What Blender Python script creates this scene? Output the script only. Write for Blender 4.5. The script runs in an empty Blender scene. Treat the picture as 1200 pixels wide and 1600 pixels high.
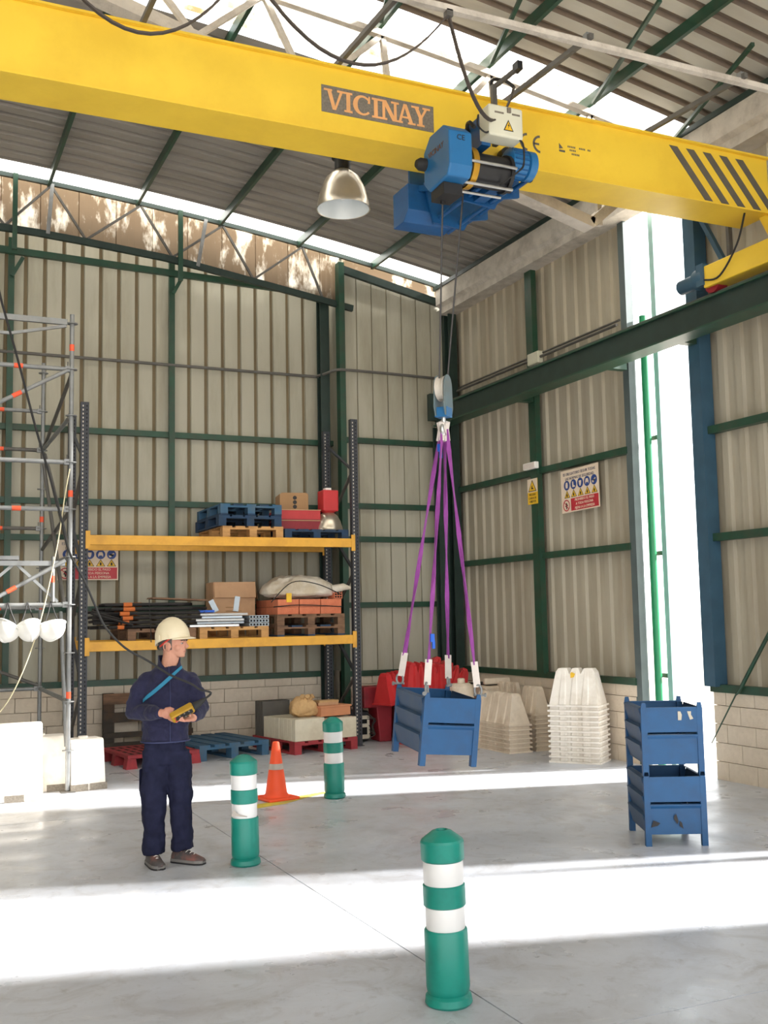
import bpy, bmesh, math, random
from mathutils import Vector, Matrix, Euler
random.seed(7)
scene = bpy.context.scene
COL = scene.collection
PI = math.pi
R = math.radians

# ------------------------------------------------------------------ camera, sky, sun, exposure
YAW, PITCH, ROLL, FPX, CAMH = R(24.701), R(5.569), R(-1.0974), 1649.07, 1.75
fwd = Vector((math.sin(YAW)*math.cos(PITCH), math.cos(YAW)*math.cos(PITCH), math.sin(PITCH)))
rt0 = Vector((math.cos(YAW), -math.sin(YAW), 0)); up0 = rt0.cross(fwd)
rt = math.cos(ROLL)*rt0 + math.sin(ROLL)*up0; up = -math.sin(ROLL)*rt0 + math.cos(ROLL)*up0
cam_data = bpy.data.cameras.new('camera'); cam = bpy.data.objects.new('camera', cam_data); COL.objects.link(cam)
cam_data.sensor_fit = 'HORIZONTAL'; cam_data.sensor_width = 36; cam_data.lens = 36*FPX/1200
cam_data.clip_start = 0.05; cam_data.clip_end = 400
cam.matrix_world = Matrix(((rt.x, up.x, -fwd.x, 0), (rt.y, up.y, -fwd.y, 0), (rt.z, up.z, -fwd.z, CAMH), (0, 0, 0, 1)))
scene.camera = cam

world = bpy.data.worlds.new('sky'); scene.world = world; world.use_nodes = True
wn = world.node_tree.nodes; wl = world.node_tree.links
bg = wn['Background']; bg.inputs['Color'].default_value = (0.965, 0.985, 1.0, 1); bg.inputs['Strength'].default_value = 3.4

sun_data = bpy.data.lights.new('sun', 'SUN'); sun = bpy.data.objects.new('sun', sun_data); COL.objects.link(sun)
sun_data.energy = 26.0; sun_data.angle = R(3.2); sun_data.color = (1.0, 0.975, 0.94)
sun.rotation_euler = Vector((-1, 0.28, -0.60)).to_track_quat('-Z', 'Y').to_euler()
sun.location = (20, -4, 14)

vs = scene.view_settings
vs.view_transform = 'Standard'; vs.look = 'None'; vs.gamma = 1; vs.use_curve_mapping = False
vs.exposure = 0.0
try:
    scene.cycles.use_denoising = True; scene.cycles.denoiser = 'OPENIMAGEDENOISE'
    scene.cycles.max_bounces = 10; scene.cycles.diffuse_bounces = 6; scene.cycles.transparent_max_bounces = 12
    scene.cycles.sample_clamp_indirect = 8
except Exception: pass

# ------------------------------------------------------------------ materials
MATS = {}
def lin(c):
    f = lambda v: v/12.92 if v <= 0.04045 else ((v+0.055)/1.055)**2.4
    return tuple(f(v/255) for v in c)
def mat(name, rgb, rough=0.6, metal=0.0, var=0.12, scale=6.0, rgb2=None, mix=0.0, mscale=2.0, bump=0.0, bscale=30.0, spec=0.5, stretch=None, coat=0.0, mlo=.45, mhi=.65):
    """procedural surface: base colour with fine noise, optional second colour (dirt, wear) in patches, fine bump. rgb in sRGB 0-255"""
    m = bpy.data.materials.new(name); m.use_nodes = True; MATS[name] = m
    nt = m.node_tree; n = nt.nodes; l = nt.links; b = n['Principled BSDF']
    b.inputs['Roughness'].default_value = rough; b.inputs['Metallic'].default_value = metal
    b.inputs['Specular IOR Level'].default_value = spec
    if coat: b.inputs['Coat Weight'].default_value = coat; b.inputs['Coat Roughness'].default_value = 0.15
    tc = n.new('ShaderNodeTexCoord'); src = tc.outputs['Object']
    if stretch:
        mp = n.new('ShaderNodeMapping'); mp.inputs['Scale'].default_value = stretch; l.new(src, mp.inputs['Vector']); src = mp.outputs['Vector']
    c = lin(rgb)
    nz = n.new('ShaderNodeTexNoise'); nz.inputs['Scale'].default_value = scale; nz.inputs['Detail'].default_value = 5; l.new(src, nz.inputs['Vector'])
    rp = n.new('ShaderNodeValToRGB'); l.new(nz.outputs['Fac'], rp.inputs['Fac'])
    rp.color_ramp.elements[0].position = 0.3; rp.color_ramp.elements[1].position = 0.7
    rp.color_ramp.elements[0].color = tuple(max(0, v*(1-var)) for v in c)+(1,); rp.color_ramp.elements[1].color = tuple(min(1, v*(1+var)) for v in c)+(1,)
    out = rp.outputs['Color']
    if rgb2 is not None:
        n2 = n.new('ShaderNodeTexNoise'); n2.inputs['Scale'].default_value = mscale; n2.inputs['Detail'].default_value = 8; n2.inputs['Roughness'].default_value = .65
        l.new(src, n2.inputs['Vector'])
        r2 = n.new('ShaderNodeValToRGB'); l.new(n2.outputs['Fac'], r2.inputs['Fac'])
        r2.color_ramp.elements[0].position = mlo; r2.color_ramp.elements[1].position = mhi
        r2.color_ramp.elements[1].color = (mix, mix, mix, 1)
        mx = n.new('ShaderNodeMix'); mx.data_type = 'RGBA'
        l.new(r2.outputs['Color'], mx.inputs[0]); l.new(out, mx.inputs[6]); mx.inputs[7].default_value = lin(rgb2)+(1,)
        out = mx.outputs[2]
    l.new(out, b.inputs['Base Color'])
    if bump:
        nb = n.new('ShaderNodeTexNoise'); nb.inputs['Scale'].default_value = bscale; nb.inputs['Detail'].default_value = 4; l.new(src, nb.inputs['Vector'])
        bp = n.new('ShaderNodeBump'); bp.inputs['Strength'].default_value = bump; bp.inputs['Distance'].default_value = 0.01
        l.new(nb.outputs['Fac'], bp.inputs['Height']); l.new(bp.outputs['Normal'], b.inputs['Normal'])
    return m

def floor_mat():
    m = bpy.data.materials.new('concrete_floor'); m.use_nodes = True; MATS['concrete_floor'] = m
    n = m.node_tree.nodes; l = m.node_tree.links; b = n['Principled BSDF']; tc = n.new('ShaderNodeTexCoord')
    col = None
    base = n.new('ShaderNodeRGB'); base.outputs[0].default_value = lin((196, 200, 208))+(1,); col = base.outputs[0]
    for sc_, rgb, amt, lo, hi, dist in ((.55, (160, 159, 160), .75, .42, .72, .8), (2.6, (150, 146, 143), .55, .50, .72, 1.5), (9.0, (128, 122, 116), .5, .56, .74, .6), (38.0, (118, 112, 106), .5, .62, .72, 0), (1.4, (222, 222, 222), .5, .58, .74, 2.0)):
        nz = n.new('ShaderNodeTexNoise'); nz.inputs['Scale'].default_value = sc_; nz.inputs['Detail'].default_value = 9; nz.inputs['Roughness'].default_value = .68; nz.inputs['Distortion'].default_value = dist
        l.new(tc.outputs['Object'], nz.inputs['Vector']); rp = n.new('ShaderNodeValToRGB'); l.new(nz.outputs['Fac'], rp.inputs['Fac'])
        rp.color_ramp.elements[0].position = lo; rp.color_ramp.elements[1].position = hi; rp.color_ramp.elements[1].color = (amt, amt, amt, 1)
        mx = n.new('ShaderNodeMix'); mx.data_type = 'RGBA'; l.new(rp.outputs['Color'], mx.inputs[0]); l.new(col, mx.inputs[6]); mx.inputs[7].default_value = lin(rgb)+(1,); col = mx.outputs[2]
    l.new(col, b.inputs['Base Color'])
    nz = n.new('ShaderNodeTexNoise'); nz.inputs['Scale'].default_value = 2.2; nz.inputs['Detail'].default_value = 8; l.new(tc.outputs['Object'], nz.inputs['Vector'])
    mr = n.new('ShaderNodeMapRange'); mr.inputs[1].default_value = .3; mr.inputs[2].default_value = .7; mr.inputs[3].default_value = .22; mr.inputs[4].default_value = .5; l.new(nz.outputs['Fac'], mr.inputs[0]); l.new(mr.outputs[0], b.inputs['Roughness'])
    bp = n.new('ShaderNodeBump'); bp.inputs['Strength'].default_value = .08; bp.inputs['Distance'].default_value = .01; l.new(nz.outputs['Fac'], bp.inputs['Height']); l.new(bp.outputs['Normal'], b.inputs['Normal'])
floor_mat()
mat('yard', (200, 192, 180), .9, 0, .1, 1.0)
mat('block', (214, 200, 180), .9, 0, .08, 5, (160, 142, 120), .5, 1.6, .35, 45)
mat('mortar', (186, 174, 156), .95, 0, .12, 9)
mat('cladding', (175, 171, 154), .55, 0, .06, 3, (142, 135, 114), .6, 2.2, .04, 40, .35, (1, 1, .16))
mat('cladding_rib', (126, 112, 86), .7, 0, .10, 4, (98, 84, 62), .5, 3, 0, 30, .3, (1, 1, .2))
mat('cladding_right', (172, 164, 146), .55, 0, .05, 3, (142, 129, 108), .5, 2.2, .04, 40, .35, (1, 1, .16))
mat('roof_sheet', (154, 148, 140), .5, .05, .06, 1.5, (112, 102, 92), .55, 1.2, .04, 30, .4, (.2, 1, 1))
mat('roof_sheet_lit', (190, 186, 174), .5, .05, .05, 1.5, (160, 152, 138), .5, 1.2, .04, 30, .4, (.2, 1, 1))  # near sheets: stronger light from the front put into a paler colour
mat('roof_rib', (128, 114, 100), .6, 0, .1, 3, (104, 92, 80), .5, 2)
mat('green_steel', (32, 70, 52), .45, 0, .15, 6, (66, 62, 50), .4, 5)
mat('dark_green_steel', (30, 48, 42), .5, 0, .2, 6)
mat('bright_green', (20, 122, 78), .4, 0, .1, 5)
mat('washed_blue_green', (142, 176, 172), .4, 0, .1, 5)  # door edge: outdoor glare put into the colour as a washed-out tone
mat('jamb_grey', (84, 96, 96), .5, 0, .12, 5)
mat('post_blue', (52, 84, 104), .45, 0, .12, 5)  # door posts: blue lens flare put into their colour; motor is truly blue
mat('dusty_steel', (200, 192, 180), .95, 0, .08, 6, (150, 140, 128), .6, 4, .5, 60)
mat('galv', (138, 140, 140), .5, .45, .12, 8, (120, 116, 110), .4, 6)
mat('galv_dark', (96, 93, 88), .55, .3, .15, 8)
mat('crane_yellow', (236, 198, 60), .42, 0, .03, 2, (204, 160, 40), .35, 1.2, .02, 40, .45)
mat('rack_orange', (226, 168, 58), .5, 0, .06, 4, (168, 116, 44), .4, 3)
mat('rack_dark', (58, 60, 66), .5, .2, .12, 8)
mat('hole_black', (12, 12, 12), .9)
mat('hole_light', (196, 190, 176), .9)
mat('hoist_blue', (20, 82, 136), .4, 0, .08, 5, (18, 52, 88), .4, 6)
mat('hoist_blue_light', (32, 102, 154), .38, 0, .08, 5)
mat('block_teal', (96, 116, 122), .5, .1, .12, 8, (120, 112, 100), .5, 6)
mat('box_beige', (206, 204, 184), .5, 0, .05, 5)
mat('black_plastic', (26, 26, 28), .5, 0, .1, 8)
mat('black_rubber', (30, 29, 28), .7, 0, .15, 10)
mat('cable_grey', (74, 66, 60), .7, 0, .1, 10)
mat('rope_steel', (70, 68, 68), .5, .6, .1, 20)
mat('crate_blue', (16, 76, 122), .5, 0, .07, 4, (30, 60, 96), .45, 3.5, .05, 30)
mat('crate_blue_dull', (36, 70, 104), .55, 0, .08, 4, (72, 84, 96), .45, 3.5, .05, 30)
mat('crate_scrape', (186, 178, 160), .6, .2, .1, 8)
mat('sling_purple', (140, 62, 142), .75, 0, .1, 14, None, 0, 2, .3, 200)
mat('sling_white', (214, 204, 196), .8, 0, .06, 14, None, 0, 2, .2, 160)
mat('tag_blue', (26, 92, 196), .5)
mat('white_plastic', (236, 230, 220), .5, 0, .04, 4, (190, 176, 156), .5, 3)
mat('grubby_plastic', (222, 208, 188), .55, 0, .05, 4, (176, 158, 134), .6, 3)
mat('red_plastic', (192, 46, 48), .5, 0, .07, 4, (150, 30, 36), .5, 3)
mat('dark_red', (150, 30, 42), .55, 0, .1, 4, (96, 22, 30), .5, 3)
mat('pallet_red', (158, 50, 56), .7, 0, .1, 6, (96, 40, 44), .6, 4)
mat('pallet_blue', (52, 92, 122), .8, 0, .12, 6, (84, 98, 108), .6, 5)
mat('pallet_blue_dark', (30, 58, 88), .8, 0, .15, 6, (44, 56, 64), .6, 5)
mat('pallet_wood', (196, 150, 96), .85, 0, .1, 5, (132, 96, 60), .6, 3, .2, 30, .3, (1, 6, 6))
mat('old_wood', (128, 98, 76), .9, 0, .15, 5, (72, 60, 52), .7, 3, .3, 30, .3, (1, 6, 6))
mat('dark_wood', (66, 60, 54), .9, 0, .15, 5, (110, 78, 52), .5, 2, .3, 30, .3)
mat('brick_orange', (212, 126, 92), .9, 0, .08, 5, (176, 92, 62), .5, 4, .3, 40)
mat('tile_cream', (214, 206, 184), .8, 0, .05, 5, (180, 166, 140), .5, 3)
mat('cardboard', (196, 156, 120), .85, 0, .05, 5, (160, 122, 90), .4, 3)
mat('cardboard_dark', (166, 130, 92), .85, 0, .06, 5)
mat('terracotta', (198, 136, 98), .9, 0, .07, 5)
mat('sack', (196, 160, 112), .9, 0, .08, 8, (156, 122, 80), .5, 5, .4, 40)
mat('bag_white', (212, 204, 190), .7, 0, .05, 5, (170, 150, 116), .6, 4, .3, 14)
mat('metal_sheet', (176, 186, 194), .4, .5, .08, 6)
mat('metal_lamp', (214, 204, 186), .3, .85, .06, 6)
mat('lamp_inside', (228, 232, 232), .3, .2, .04, 6)
mat('pole_black', (36, 33, 32), .55, .3, .25, 8)
mat('tip_orange', (196, 104, 44), .7, 0, .1, 8)
mat('tape_orange', (236, 92, 56), .6, 0, .08, 12)
mat('bollard_green', (8, 130, 114), .42, 0, .06, 5, (14, 96, 86), .5, 4, .05, 30, .5)
mat('bollard_white', (226, 224, 222), .35, 0, .03, 5)
mat('bollard_black', (18, 40, 36), .8)
mat('cone_orange', (240, 84, 40), .5, 0, .06, 5)
mat('cone_grey', (170, 160, 150), .5)
mat('paint_yellow', (206, 186, 60), .8, 0, .15, 8, (178, 168, 140), .7, 5)
mat('navy_fleece', (43, 43, 67), .95, 0, .14, 30, (30, 30, 50), .5, 10, 1.0, 16, .2); MATS['navy_fleece'].node_tree.nodes['Principled BSDF'].inputs['Sheen Weight'].default_value = .08
mat('navy_trouser', (32, 34, 56), .9, 0, .12, 20, (22, 23, 40), .5, 8, .9, 12, .2)
mat('skin', (196, 142, 118), .55, 0, .06, 14, (176, 108, 90), .5, 9, .1, 120, .4)
mat('hair', (82, 76, 72), .8, 0, .25, 60)
mat('lip', (168, 104, 94), .5)
mat('eye_white', (170, 158, 148), .4)
mat('eye_dark', (34, 26, 22), .3)
mat('helmet_cream', (226, 212, 180), .4, 0, .03, 6, (196, 180, 148), .3, 4)
mat('helmet_white', (240, 238, 232), .4, 0, .03, 6)
mat('strap_red', (190, 56, 44), .7)
mat('strap_teal', (30, 118, 150), .7)
mat('remote_yellow', (168, 128, 24), .5, 0, .12, 9)
mat('shoe_grey', (78, 73, 72), .7, 0, .2, 18, (150, 84, 70), .6, 9)
mat('shoe_sole', (120, 116, 112), .7)
mat('shoe_dark', (34, 32, 34), .8)
mat('lace', (214, 208, 200), .8)
mat('rope_cream', (216, 206, 170), .9)
mat('sign_white', (226, 208, 186), .55, 0, .03, 5)
mat('sign_blue', (38, 66, 132), .5)
mat('sign_red', (184, 44, 56), .5)
mat('sign_yellow', (226, 180, 40), .5)
mat('sign_dark', (34, 30, 30), .6)
mat('sign_navy_text', (40, 46, 84), .6)
mat('plate_grey', (116, 108, 96), .7, 0, .25, 60)
mat('letter_peach', (228, 166, 106), .6)
mat('letter_brown', (112, 78, 50), .6)
mat('stripe_grey', (92, 86, 76), .7, 0, .1, 12)
mat('brass', (186, 140, 40), .4, .5)
mat('steel_bright', (196, 196, 194), .3, .9)

def translucent(name, rgb, clear, rgb2=None, dirt=0.0, scale=3.0, stretch=None, lo=.4, hi=.6):
    """polycarbonate sheet: part see-through, part diffusing; dirt patches block light"""
    m = bpy.data.materials.new(name); m.use_nodes = True; MATS[name] = m
    nt = m.node_tree; n = nt.nodes; l = nt.links; n.remove(n['Principled BSDF']); out = n['Material Output']
    tr = n.new('ShaderNodeBsdfTransparent'); tl = n.new('ShaderNodeBsdfTranslucent'); mx = n.new('ShaderNodeMixShader')
    tr.inputs['Color'].default_value = lin(rgb)+(1,); tl.inputs['Color'].default_value = lin(rgb)+(1,)
    mx.inputs[0].default_value = 1-clear
    l.new(tr.outputs[0], mx.inputs[1]); l.new(tl.outputs[0], mx.inputs[2])
    if rgb2 is None:
        l.new(mx.outputs[0], out.inputs['Surface']); return m
    df = n.new('ShaderNodeBsdfDiffuse'); df.inputs['Color'].default_value = lin(rgb2)+(1,)
    t2 = n.new('ShaderNodeBsdfTranslucent'); t2.inputs['Color'].default_value = lin(rgb2)+(1,)
    m2 = n.new('ShaderNodeMixShader'); m2.inputs[0].default_value = .6
    l.new(df.outputs[0], m2.inputs[1]); l.new(t2.outputs[0], m2.inputs[2])
    tc = n.new('ShaderNodeTexCoord'); mp = n.new('ShaderNodeMapping'); l.new(tc.outputs['Object'], mp.inputs['Vector'])
    if stretch: mp.inputs['Scale'].default_value = stretch
    nz = n.new('ShaderNodeTexNoise'); nz.inputs['Scale'].default_value = scale; nz.inputs['Detail'].default_value = 6; nz.inputs['Roughness'].default_value = .7
    l.new(mp.outputs[0], nz.inputs['Vector'])
    rp = n.new('ShaderNodeValToRGB'); l.new(nz.outputs['Fac'], rp.inputs['Fac'])
    rp.color_ramp.elements[0].position = lo; rp.color_ramp.elements[1].position = hi
    rp.color_ramp.elements[0].color = (1, 1, 1, 1); rp.color_ramp.elements[1].color = (1-dirt,)*3+(1,)
    m3 = n.new('ShaderNodeMixShader'); l.new(rp.outputs['Color'], m3.inputs[0])
    l.new(mx.outputs[0], m3.inputs[1]); l.new(m2.outputs[0], m3.inputs[2]); l.new(m3.outputs[0], out.inputs['Surface'])
    return m
translucent('skylight', (250, 246, 236), .08, (186, 160, 116), .9, 1.1, (1, 1.5, 1), .33, .46)
translucent('skylight_clean', (252, 250, 244), .1)
translucent('dirty_gable', (255, 244, 222), .3, (116, 99, 80), .94, 1.6, (1.5, 1, .6), .50, .70)

# ------------------------------------------------------------------ mesh helpers
class MB:
    def __init__(s): s.V = []; s.F = []; s.I = []
    def add(s, V, F, mi=0, T=None):
        k = len(s.V)
        s.V += [tuple(T @ Vector(v)) if T is not None else tuple(v) for v in V]
        s.F += [tuple(i+k for i in f) for f in F]; s.I += [mi]*len(F); return s
    def box(s, x0, y0, z0, x1, y1, z1, mi=0, T=None):
        V = [(x0,y0,z0),(x1,y0,z0),(x1,y1,z0),(x0,y1,z0),(x0,y0,z1),(x1,y0,z1),(x1,y1,z1),(x0,y1,z1)]
        return s.add(V, [(0,3,2,1),(4,5,6,7),(0,1,5,4),(1,2,6,5),(2,3,7,6),(3,0,4,7)], mi, T)
    def cbox(s, c, d, mi=0, T=None):
        return s.box(c[0]-d[0]/2, c[1]-d[1]/2, c[2]-d[2]/2, c[0]+d[0]/2, c[1]+d[1]/2, c[2]+d[2]/2, mi, T)
    def bar(s, p, q, w, h=None, mi=0, up=(0,0,1)):
        h = h or w; p = Vector(p); q = Vector(q); d = (q-p).normalized(); u = Vector(up)
        if abs(d.dot(u)) > .98: u = Vector((0,1,0))
        a = d.cross(u).normalized(); b = a.cross(d).normalized()
        V = [c+a*(i*w/2)+b*(j*h/2) for c in (p, q) for i, j in ((-1,-1),(1,-1),(1,1),(-1,1))]
        return s.add(V, [(3,2,1,0),(4,5,6,7),(0,1,5,4),(1,2,6,5),(2,3,7,6),(3,0,4,7)], mi)
    def tube(s, pts, r, n=8, mi=0, caps=True):
        pts = [Vector(p) for p in pts]; m = len(pts); rr = r if isinstance(r, (list, tuple)) else [r]*m
        V = []; F = []; ref = None
        for i, p in enumerate(pts):
            d = (pts[min(i+1, m-1)]-pts[max(i-1, 0)]).normalized()
            if ref is None: ref = Vector((0,0,1)) if abs(d.z) < .9 else Vector((1,0,0))
            a = d.cross(ref); a = a.normalized() if a.length > 1e-6 else d.orthogonal().normalized(); b = d.cross(a).normalized(); ref = -b if False else a.cross(d)
            V += [p+(a*math.cos(2*PI*k/n)+b*math.sin(2*PI*k/n))*rr[i] for k in range(n)]
        for i in range(m-1):
            for k in range(n):
                F.append((i*n+k, i*n+(k+1) % n, (i+1)*n+(k+1) % n, (i+1)*n+k))
        if caps: F.append(tuple(range(n))[::-1]); F.append(tuple((m-1)*n+k for k in range(n)))
        return s.add(V, F, mi)
    def lathe(s, prof, n=24, mi=0, T=None, cap=True, bands=None):
        V = []; F = []; I = []
        for r, z in prof: V += [(r*math.cos(2*PI*k/n), r*math.sin(2*PI*k/n), z) for k in range(n)]
        for i in range(len(prof)-1):
            for k in range(n): F.append((i*n+k, i*n+(k+1) % n, (i+1)*n+(k+1) % n, (i+1)*n+k))
        if cap:
            F.append(tuple(range(n))[::-1]); F.append(tuple((len(prof)-1)*n+k for k in range(n)))
        return s.add(V, F, mi, T)
    def prism(s, poly, w0, w1, f, mi=0):
        n = len(poly); V = [f(u, v, w0) for u, v in poly]+[f(u, v, w1) for u, v in poly]
        F = [tuple(range(n))[::-1], tuple(range(n, 2*n))]+[(i, (i+1) % n, n+(i+1) % n, n+i) for i in range(n)]
        return s.add(V, F, mi)
    def loft(s, rings, mi=0, caps=True):
        n = len(rings[0]); V = [p for r in rings for p in r]; F = []
        for i in range(len(rings)-1):
            for k in range(n): F.append((i*n+k, i*n+(k+1) % n, (i+1)*n+(k+1) % n, (i+1)*n+k))
        if caps: F.append(tuple(range(n))[::-1]); F.append(tuple((len(rings)-1)*n+k for k in range(n)))
        return s.add(V, F, mi)
    def mesh(s, name, mats, smooth=None):
        me = bpy.data.meshes.new(name); me.from_pydata([tuple(v) for v in s.V], [], s.F)
        for m in ([mats] if isinstance(mats, str) else mats): me.materials.append(MATS[m])
        me.polygons.foreach_set('material_index', s.I)
        bm = bmesh.new(); bm.from_mesh(me); bmesh.ops.recalc_face_normals(bm, faces=bm.faces); bm.to_mesh(me); bm.free()
        if smooth is not None:
            me.polygons.foreach_set('use_smooth', [True]*len(me.polygons)); me.set_sharp_from_angle(angle=R(smooth))
        me.update(); return me
    def build(s, name, mats, parent=None, smooth=None, bevel=0, seg=2):
        o = bpy.data.objects.new(name, s.mesh(name, mats, smooth)); COL.objects.link(o)
        if parent is not None: o.parent = parent
        if bevel:
            md = o.modifiers.new('bevel', 'BEVEL'); md.width = bevel; md.segments = seg; md.limit_method = 'ANGLE'; md.angle_limit = R(35)
        return o
def inst(name, me, parent=None, loc=(0,0,0), rot=(0,0,0), scale=(1,1,1)):
    o = bpy.data.objects.new(name, me); COL.objects.link(o); o.parent = parent; o.location = loc; o.rotation_euler = rot; o.scale = scale; return o
def tag(o, label, cat, group=None):
    o['label'] = label; o['category'] = cat
    if group: o['group'] = group
    return o
def thing(name, label, cat, loc=(0,0,0), rz=0, group=None):
    o = bpy.data.objects.new(name, None); COL.objects.link(o); o.empty_display_size = .1
    o.location = loc; o.rotation_euler = (0, 0, rz); return tag(o, label, cat, group)
def struct(o): o['kind'] = 'structure'; return o
def sroot(name):
    o = bpy.data.objects.new(name, None); COL.objects.link(o); return struct(o)
def dup(root, loc=None, rz=None, label=None):
    r = root.copy(); COL.objects.link(r)
    if loc is not None: r.location = loc
    if rz is not None: r.rotation_euler = (0, 0, rz)
    if label: r['label'] = label
    for ch in list(root.children):
        c = ch.copy(); COL.objects.link(c); c.parent = r
        for g in list(ch.children):
            d = g.copy(); COL.objects.link(d); d.parent = c
    return r
def label_part(o, t): o['label'] = t; return o
def text_mesh(name, txt, size, m, parent, loc, rz=0, depth=.001, align='CENTER', sx=1.0, rot=None):
    """flat lettering standing in the local XZ plane, facing -Y"""
    cu = bpy.data.curves.new('t', 'FONT'); cu.body = txt; cu.size = size; cu.align_x = align; cu.align_y = 'CENTER'; cu.extrude = depth; cu.resolution_u = 2
    t = bpy.data.objects.new('t', cu); me = bpy.data.meshes.new_from_object(t); bpy.data.objects.remove(t); bpy.data.curves.remove(cu)
    me.name = name; me.materials.clear(); me.materials.append(MATS[m])
    o = bpy.data.objects.new(name, me); COL.objects.link(o); o.parent = parent
    o.location = loc; o.rotation_euler = rot if rot else (PI/2, 0, rz); o.scale = (sx, 1, 1); return o
ORD = ['topmost','second','third','fourth','fifth','sixth','seventh','eighth','ninth','tenth','eleventh','twelfth','thirteenth','fourteenth']
def roofz(x): return 7.7473 - 0.010171514*(x+1.6849)**2
def catenary(p, q, sag, n=14):
    p = Vector(p); q = Vector(q)
    return [p.lerp(q, i/n)-Vector((0, 0, sag*4*(i/n)*(1-i/n))) for i in range(n+1)]
def spline(pts, k=6):
    pts = [Vector(p) for p in pts]; out = []
    for i in range(len(pts)-1):
        p0 = pts[max(i-1, 0)]; p1 = pts[i]; p2 = pts[i+1]; p3 = pts[min(i+2, len(pts)-1)]
        for j in range(k):
            t = j/k; out.append(.5*((2*p1)+(p2-p0)*t+(2*p0-5*p1+4*p2-p3)*t*t+(3*p1-p0-3*p2+p3)*t**3))
    return out+[pts[-1]]
# ------------------------------------------------------------------ floor and yard
XL, XW, YF, YB = -11.1, 7.75, -4.0, 14.65
fl_root = sroot('floor')
m = MB(); m.box(XL-.3, YF-.2, -.25, XW+.3, YB+.3, -.02); label_part(m.build('floor_base', 'concrete_floor', fl_root), 'concrete bed under the slabs')
slab_x = [XL, -4.4, 2.02, 8.0]; slab_y = [YF, .8, 4.62, 9.6, YB+.2]
SJX = [XL, -5.2, -1.4, 2.463, XW+.25]; SJY = [YF, -.6, 3.866, 9.9, YB+.25]
for i in range(4):
    for j in range(4):
        m = MB(); g = .004
        m.box(SJX[i]+g, SJY[j]+g, -.06, SJX[i+1]-g, SJY[j+1]-g, 0); m.build('slab', 'concrete_floor', fl_root)
m = MB(); m.box(XW+.3, -60, -.2, 90, 70, -.03); m.box(XL-60, -60, -.2, XW+.3, YF-.2, -.03); m.box(XL-60, YB+.3, -.2, XW+.3, 70, -.03); m.box(XL-60, YF-.2, -.2, XL-.3, YB+.3, -.03)
struct(m.build('ground', 'yard'))

# ------------------------------------------------------------------ walls: block plinth, corrugated cladding, green girts and posts
blk = MB(); blk.box(-.195, -.03, 0, .195, .06, .182); blk_me = blk.mesh('block', 'block')
def blocks(root, p0, dirv, length, rot, zmax=.92, holes=()):
    """courses of concrete blocks along a line; each block its own piece with recessed joints"""
    n = 0
    for c in range(5):
        z = c*.19; off = .2 if c % 2 else 0; s = -off
        while s < length-.05:
            a = max(s, 0); b = min(s+.4, length)
            if b-a > .06:
                mid = (a+b)/2; o = inst('block', blk_me, root, (p0[0]+dirv[0]*mid, p0[1]+dirv[1]*mid, z), (0, 0, rot), ((b-a-.007)/.39, 1+random.uniform(-.08, .08), 1.01)); n += 1
            s += .4
def clad(root, p0, dirv, nrm, length, zbot, ztop, prof, mats, pitch=.25, single=True):
    """corrugated strips; prof = list of (s 0..1, depth) across one pitch; nrm points outdoors"""
    n = int(round(length/pitch)); acc = None
    for i in range(n):
        m = MB() if single or acc is None else acc
        V = []; F = []
        k = len(prof)
        for s, d in prof:
            t = (i+s)*pitch; x = p0[0]+dirv[0]*t+nrm[0]*d; y = p0[1]+dirv[1]*t+nrm[1]*d
            V += [(x, y, zbot), (x, y, ztop(t) if callable(ztop) else ztop)]
        for j in range(k-1):
            m.add([V[2*j], V[2*j+1], V[2*j+3], V[2*j+2]], [(0, 1, 2, 3)], 1 if (len(mats) > 1 and min(prof[j][1], prof[j+1][1]) > .02) else 0)
        if single: m.build('cladding_panel', mats, root)
        else: acc = m
    if not single and acc: acc.build('cladding_panel', mats, root)
PROF_L = [(0, 0), (.76, 0), (.79, .035), (.96, .035), (1, 0)]
PROF_B = [(0, 0), (.93, 0), (.945, .022), (.985, .022), (1, 0)]
PROF_R = [(0, 0), (.34, 0), (.42, .035), (.92, .035), (1, 0)]

# back wall, recessed part (left) and proud part (right of the green post)
wb = sroot('wall_back')
def topL(x):
    pts = [(-12, 7.2), (1.37, 7.084), (2.21, 7.03), (3.47, 6.93), (5.73, 6.586), (6.2, 6.5)]
    for (a, za), (b, zb) in zip(pts, pts[1:]):
        if x <= b: return za+(zb-za)*(x-a)/(b-a)
    return 6.5
clad(wb, (.5, 14.70), (1, 0), (0, 1), 5.5, .9, lambda t: topL(.5+t), PROF_L, ['cladding', 'cladding_rib'])
clad(wb, (-11.0, 14.70), (1, 0), (0, 1), 11.5, .9, lambda t: topL(-11+t), PROF_L, ['cladding', 'cladding_rib'], single=False)
clad(wb, (5.93, 14.28), (1, 0), (0, 1), 1.75, .9, lambda t: 6.94-.215*t, PROF_B, ['cladding', 'cladding_rib'])
m = MB(); m.box(5.90, 14.27, .9, 5.94, 14.80, 7.1); label_part(m.build('return_panel', 'cladding', wb), 'narrow return between the two depths of back wall')
m = MB(); m.box(XL, 14.70, 0, 5.95, 14.80, .95); m.box(5.86, 14.29, 0, XW+.1, 14.40, .95); m.box(5.86, 14.29, 0, 5.95, 14.8, .95); m.build('plinth_core', 'mortar', wb)
blocks(wb, (.4, 14.66), (1, 0), 5.5, 0); blocks(wb, (5.9, 14.25), (1, 0), 1.82, 0)
for z in (4.335, 3.355, 2.865, 1.90, .91):
    m = MB(); m.box(XL, 14.60, z-.04, 5.92, 14.68, z+.04); m.build('girt', 'green_steel', wb)
    m = MB(); m.box(5.9, 14.20, z-.04, 7.66, 14.27, z+.04); m.build('girt', 'green_steel', wb)
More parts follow.
